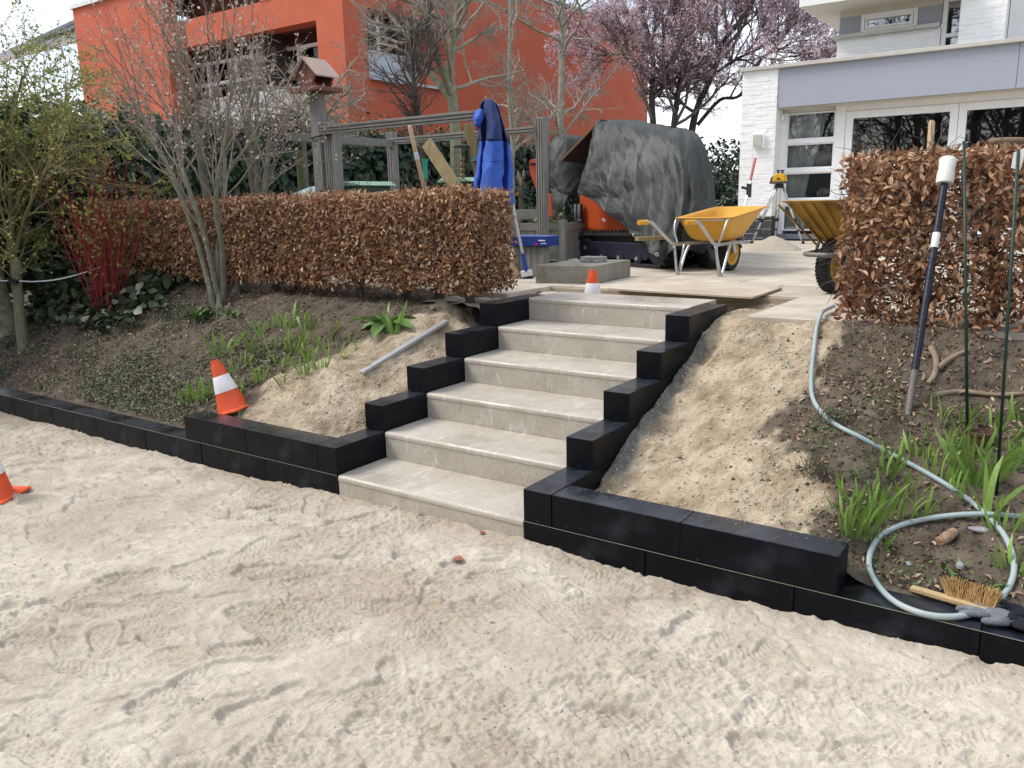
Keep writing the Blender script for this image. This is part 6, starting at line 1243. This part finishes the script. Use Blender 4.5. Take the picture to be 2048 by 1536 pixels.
q = PT(597, 300, 8.8); tag(MB().bar((q.x, q.y, .9), q, .07, .03).build('wooden_stake', mat('mossy_stake', (.10, .10, .035), .9, .3), bevel=.003), 'flat mossy wooden stake before the ivy left of the birdhouse post', 'stake')
q = PT(563, 285, 8.6); tag(MB().tube([(q.x, q.y, .9), q], .008, 6).build('garden_cane', mat('green_cane', (.02, .07, .03), .5, .1)), 'thin dark green garden cane before the ivy behind the shrub', 'cane')
# white rope tied to the stake
a, b, c = PT(-40, 560, Tw), PT(30, 562, Tw-.05), PT(120, 558, Tw-.1); tag(MB().tube(catmull([a, b, PT(75, 563, Tw-.08), c, PT(170, 545, Tw-.1), PT(205, 532, Tw)], 5), .006, 6).build('white_rope', mat('rope', (.55, .56, .60), .7, .1), smooth=True), 'white rope stretched from the wooden stake to the dogwood', 'rope')
# ---------------- tools and litter on the right bank
q0, q1 = hit(1816, 828, 'r'), PY(1890, 360, 1.47); d_ = (q1-q0).normalized(); tm_ = thing('tamping_bar', 'long dark steel bar with white plastic end leaning on the right hedge', 'bar', tuple(q0)); o0 = tm_.location; BAR = mat('dark_bar', (.018, .020, .034), .4, .2, scale=8, metal=.4); BARR = mat('worn_bar', (.17, .155, .14), .6, .25, scale=10, metal=.4, bump=.3)
L_ = (q1-q0).length; MB(o0).tube([q0+d_*.20, q1], .0165, 14).build('shaft', BAR, tm_, smooth=True, ang=40); MB(o0).tube([q0-d_*.01, q0+d_*.20], [.015, .0165], 12).build('worn_tip', BARR, tm_, smooth=True, ang=40)
MB(o0).tube([q1-d_*.02, q1+d_*.0, q1+d_*.03, q1+d_*.05, q1+d_*.10, q1+d_*.105], [.035, .038, .038, .034, .038, .034], 20).build('white_end', mat('nylon', (.66, .65, .60), .45, .05), tm_, smooth=True, ang=50)
s0 = q0+d_*L_*.70; MB(o0).tube([s0, s0+d_*.012, s0+d_*.06, s0+d_*.072], [.0168, .0172, .0172, .0168], 14, cap=False).build('white_label', CWHITE, tm_, smooth=True)
for (u0, v0, u1, v1, lb, gro) in ((1937, 885, 1928, 282, 'straight dark green plastic plant stake beside the tamping bar', .0062), (1994, 990, 2037, 300, 'leaning dark green plant stake with white tag near the hose', .0058)):
    q0 = hit(u0, v0, 'r'); tq = float((np.array(q0)-CAM) @ CF); q1 = PT(u1, v1, tq*(.985 if u0 < 1950 else .93)); ps = thing('plant_stake', lb, 'stake', tuple(q0)); o0 = ps.location
    MB(o0).tube([q0-Vector((0, 0, .04)), q1], gro, 8).build('cane', mat('green_cane', (.007, .030, .020), .45, .1), ps, smooth=True)
    if u0 > 1950: q = q0.lerp(q1, .96); MB(o0).prism([q+Vector((-.02, 0, -.01)), q+Vector((.01, 0, -.02)), q+Vector((.022, 0, .06)), q+Vector((-.016, 0, .045))], (0, .003, 0)).build('tag', CWHITE, ps)
q0 = PY(1862, 335, 2.35); q1 = PY(1864, 241, 2.35); hd_ = thing('rake', 'pale wooden tool handle standing upright behind the right hedge', 'tool', (q0.x, q0.y, .9)); MB(hd_.location).tube([(q0.x, q0.y, .9), q1-Vector((0, 0, .01)), q1], [.016, .0165, .011], 12).build('handle', NEWW, hd_, smooth=True, ang=50)
q0 = PY(2012, 285, 2.3); td = thing('spade', 'worn wooden T-handle spade standing behind the right hedge', 'spade', (q0.x, q0.y, .9)); OLDW = mat('worn_wood', (.19, .125, .075), .6, .2, scale=8, bump=.2, stretch=(3, 3, 3)); MB(td.location).tube([(q0.x, q0.y, .9), (q0.x, q0.y, q0.z-.09), (q0.x, q0.y, q0.z)], [.02, .019, .026], 12).build('shaft', OLDW, td, smooth=True); MB(td.location).tube([q0+Vector((-.085, -.03, 0)), q0+Vector((-.07, -.025, .002)), q0+Vector((0, 0, .006)), q0+Vector((.07, .025, .002)), q0+Vector((.085, .03, -.002))], [.012, .024, .021, .022, .012], 12).build('grip', OLDW, td, smooth=True)
# wire hoop behind hedge
q = PY(1830, 315, 2.5); tag(MB().tube([q+Vector((.22*math.cos(t), .1*math.sin(t), .035*math.sin(t+.6)+.02*math.cos(t))) for t in [2*math.pi*i/28 for i in range(28)]]+[], .004, 5, closed=True).tube([q+Vector((-.2, .02, -.02)), q+Vector((.27, -.03, .07))], .004, 5).tube([q+Vector((0.05, .1, .03)), Vector((q.x+.05, q.y+.1, .9))], .004, 5).build('wire_hoop', ZINC, smooth=True), 'grey metal wire hoop standing behind the right hedge top', 'hoop')
# hose
HOSE = mat('garden_hose', (.22, .32, .335), .45, col2=(.36, .40, .40), scale=3, bump=.1); rs = random.Random(1)
def hz(u, v, up=.012): p = hit(u, v, 'r'); p.z += up; return p
hp_ = [PZ(1668, 612, .93), PZ(1650, 625, .915)+Vector((0, -.02, .012)), hz(1642, 640, .03), hz(1634, 660, .026), hz(1628, 700, .018), hz(1622, 770), hz(1630, 812), hz(1665, 850), hz(1720, 880), hz(1790, 918), hz(1850, 950), hz(1900, 980), hz(1945, 1012), hz(1985, 1048)]
lp = [(2012, 1085), (2027, 1130), (2020, 1175), (1985, 1212), (1920, 1232), (1850, 1228), (1785, 1200), (1745, 1160), (1738, 1125), (1760, 1085), (1810, 1060), (1880, 1046), (1960, 1041), (2048, 1047), (2110, 1054), (2200, 1050), (2330, 1030)]
def hz2(u, v):
    p = PY(u, v, .075) if v > 1185 else hit(u, v, 'r')
    if v > 1185: q_ = PZ(u, v, .165); p = q_
    else: p.z += .014
    return p
pts_h = hp_+[hz2(u, v) for (u, v) in lp]
for i in range(len(hp_)+8, len(pts_h)): pts_h[i].z += .012
tag(MB().tube(catmull(pts_h, 8), .0105, 12).build('garden_hose', HOSE, smooth=True), 'pale blue-grey garden hose running down the bank and looping over the wall', 'hose')
# hand brush, gloves, log, stones, sticks, pot
HB = thing('hand_brush', 'wooden hand brush with tan bristles lying behind the right wall end', 'brush', tuple(PZ(1900, 1185, .19))); o0 = HB.location
a, b = PZ(1822, 1176, .165), PZ(2002, 1228, .178); MB(o0).bar(a, b, .030, .018).build('handle', mat('brush_wood', (.42, .30, .16), .7, .15, stretch=(3, 3, 3)), HB, bevel=.004)
mb = MB(o0); rs = random.Random(6); dd_ = (b-a).normalized()
for i in range(520):
    f = rs.uniform(.42, .92); q = a.lerp(b, f)+Vector((0, rs.uniform(0, .012), rs.uniform(-.004, .008))); L_ = rs.uniform(.07, .088); e_ = q+Vector((rs.uniform(-.022, .022)+(f-.67)*.06, L_*.62+rs.uniform(-.01, .01), L_*.55+rs.uniform(-.012, .012))); mb.tube([q, (q+e_)/2+Vector((0, 0, .003)), e_], [.0014, .0013, .0009], 3, cap=False)
mb.build('bristles', mat('coir', (.30, .175, .065), .8, .25, scale=30), HB)
GLG = mat('glove_grey', (.14, .15, .165), .85, .2, scale=30, bump=.4, bscale=120); GLB = mat('glove_navy', (.007, .008, .016), .9, .2, bump=.4, bscale=160)
def glove(label, p, yaw, s=1., flip=1):
    root = thing('work_glove', label, 'glove', tuple(p), None, (0, 0, yaw)); root.scale = (s, s*flip, s)
    MB().ball((-.045, 0, .014), (.060, .043, .015), 18, 10).build('cuff', GLB, root, smooth=True); MB().ball((.012, .0, .024), (.035, .034, .014), 14, 8).build('back_of_hand', GLB, root, smooth=True)
    pm = MB().ball((.03, 0, .020), (.055, .042, .020), 16, 10).build('palm', GLG, root, smooth=True)
    for i, (y0_, L_, c) in enumerate(((.032, .075, .3), (.012, .088, .1), (-.010, .082, -.12), (-.030, .066, -.35))):
        a_ = Vector((.065, y0_, .020)); d1 = Vector((math.cos(c), math.sin(c), .10)); d2 = Vector((math.cos(c*1.4), math.sin(c*1.4), -.28))
        MB().tube([a_-d1*.02, a_+d1*L_*.35, a_+d1*L_*.5+d2*L_*.25, a_+d1*L_*.5+d2*L_*.48, a_+d1*L_*.5+d2*L_*.54], [.0125, .0125, .012, .0105, .004], 10).build('finger', GLG, root, smooth=True)
    MB().tube([(.0, .030, .020), (.03, .056, .022), (.06, .066, .018), (.068, .068, .017)], [.014, .013, .011, .004], 10).build('thumb', GLG, root, smooth=True)
glove('grey and navy work glove lying on the wall under the hose', PZ(2018, 1248, .152), R_(172), 1.0); glove('grey and navy work glove under the other glove beside the hand brush', PZ(1985, 1222, .150)+Vector((.02, .03, .0)), R_(166), .95, -1)
def rock(name, label, u, v, r, m, seed, cat='stone'):
    p = hit(u, v, 'r'); mb = MB().ball((0, 0, 0), r, 9, 6); rs = random.Random(seed); mb.v = [Vector((v_.x*(1+rs.uniform(-.0, .0)), v_.y, v_.z)) for v_ in mb.v]; me = mb.mesh(name)
    for v_ in me.vertices: k = 1+.28*float(vn(v_.co.x*60+seed, v_.co.y*60+v_.co.z*40, seed)); v_.co *= k
    o = obj(name, me, m, loc=(p.x, p.y, p.z+r[2]*.4)); o.rotation_euler = (rs.uniform(-.3, .3), rs.uniform(-.3, .3), rs.uniform(0, 3)); tag(o, label, cat)
GST = mat('grey_stone', (.20, .20, .215), .85, col2=(.36, .36, .38), scale=20, bump=.4)
rock('stone', 'flat dark grey stone under the upper strand of the hose', 1960, 1062, (.045, .022, .012), GST, 2); rock('stone', 'small pale grey angular stone inside the hose loop beside the hand brush', 1920, 1138, (.016, .018, .022), GST, 3); rock('stone', 'small blue-grey pebble in the middle of the hose loop', 1817, 1130, (.012, .012, .010), GST, 4)
a, b = hit(1878, 1092, 'r'), hit(1908, 1072, 'r'); a.z += .016; b.z += .018; tag(MB().tube([a, a.lerp(b, .5), b], [.019, .021, .018], 9).build('split_log', mat('log_bark', (.20, .10, .055), .85, col2=(.42, .30, .20), scale=14, bump=.6, stretch=(4, 4, 4)), bevel=.003, seg=1), 'short cut piece of log lying inside the hose loop', 'log')
STK = mat('cut_branch', (.17, .125, .085), .85, col2=(.30, .235, .17), scale=10, bump=.5)
for (pl, r, lb) in (([(1862, 700), (1872, 725), (1868, 755), (1855, 772)], .016, 'short thick cut branch lying under the right hedge'), ([(1875, 742), (1900, 722), (1935, 705)], .014, 'cut branch lying across the slope beside the plant stake'), ([(1868, 795), (1920, 788), (1990, 795), (2048, 792)], .013, 'long thin branch lying along the slope behind the irises')):
    pp = [hit(u, v, 'r')+Vector((0, 0, .012)) for u, v in pl]; tag(MB().tube(catmull(pp, 4), [r*(1-.35*i/(4*(len(pp)-1))) for i in range(4*(len(pp)-1)+1)], 9).build('cut_branch', STK, smooth=True, ang=50), lb, 'branch')
p = hit(1960, 885, 'r'); ptt = thing('plant_pot', 'small terracotta-brown plant pot sunk beside the green stake', 'pot', tuple(p-Vector((0, 0, .02)))); MB().lathe([(0, .0), (.036, 0), (.046, .055), (.050, .056), (.050, .068), (.045, .068), (.042, .02), (0, .02)], 22).build('pot', mat('brown_pot', (.13, .065, .04), .6, .2), ptt, smooth=True, ang=40); MB().lathe([(0, .05), (.043, .052)], 18).build('soil', PLAT, ptt)
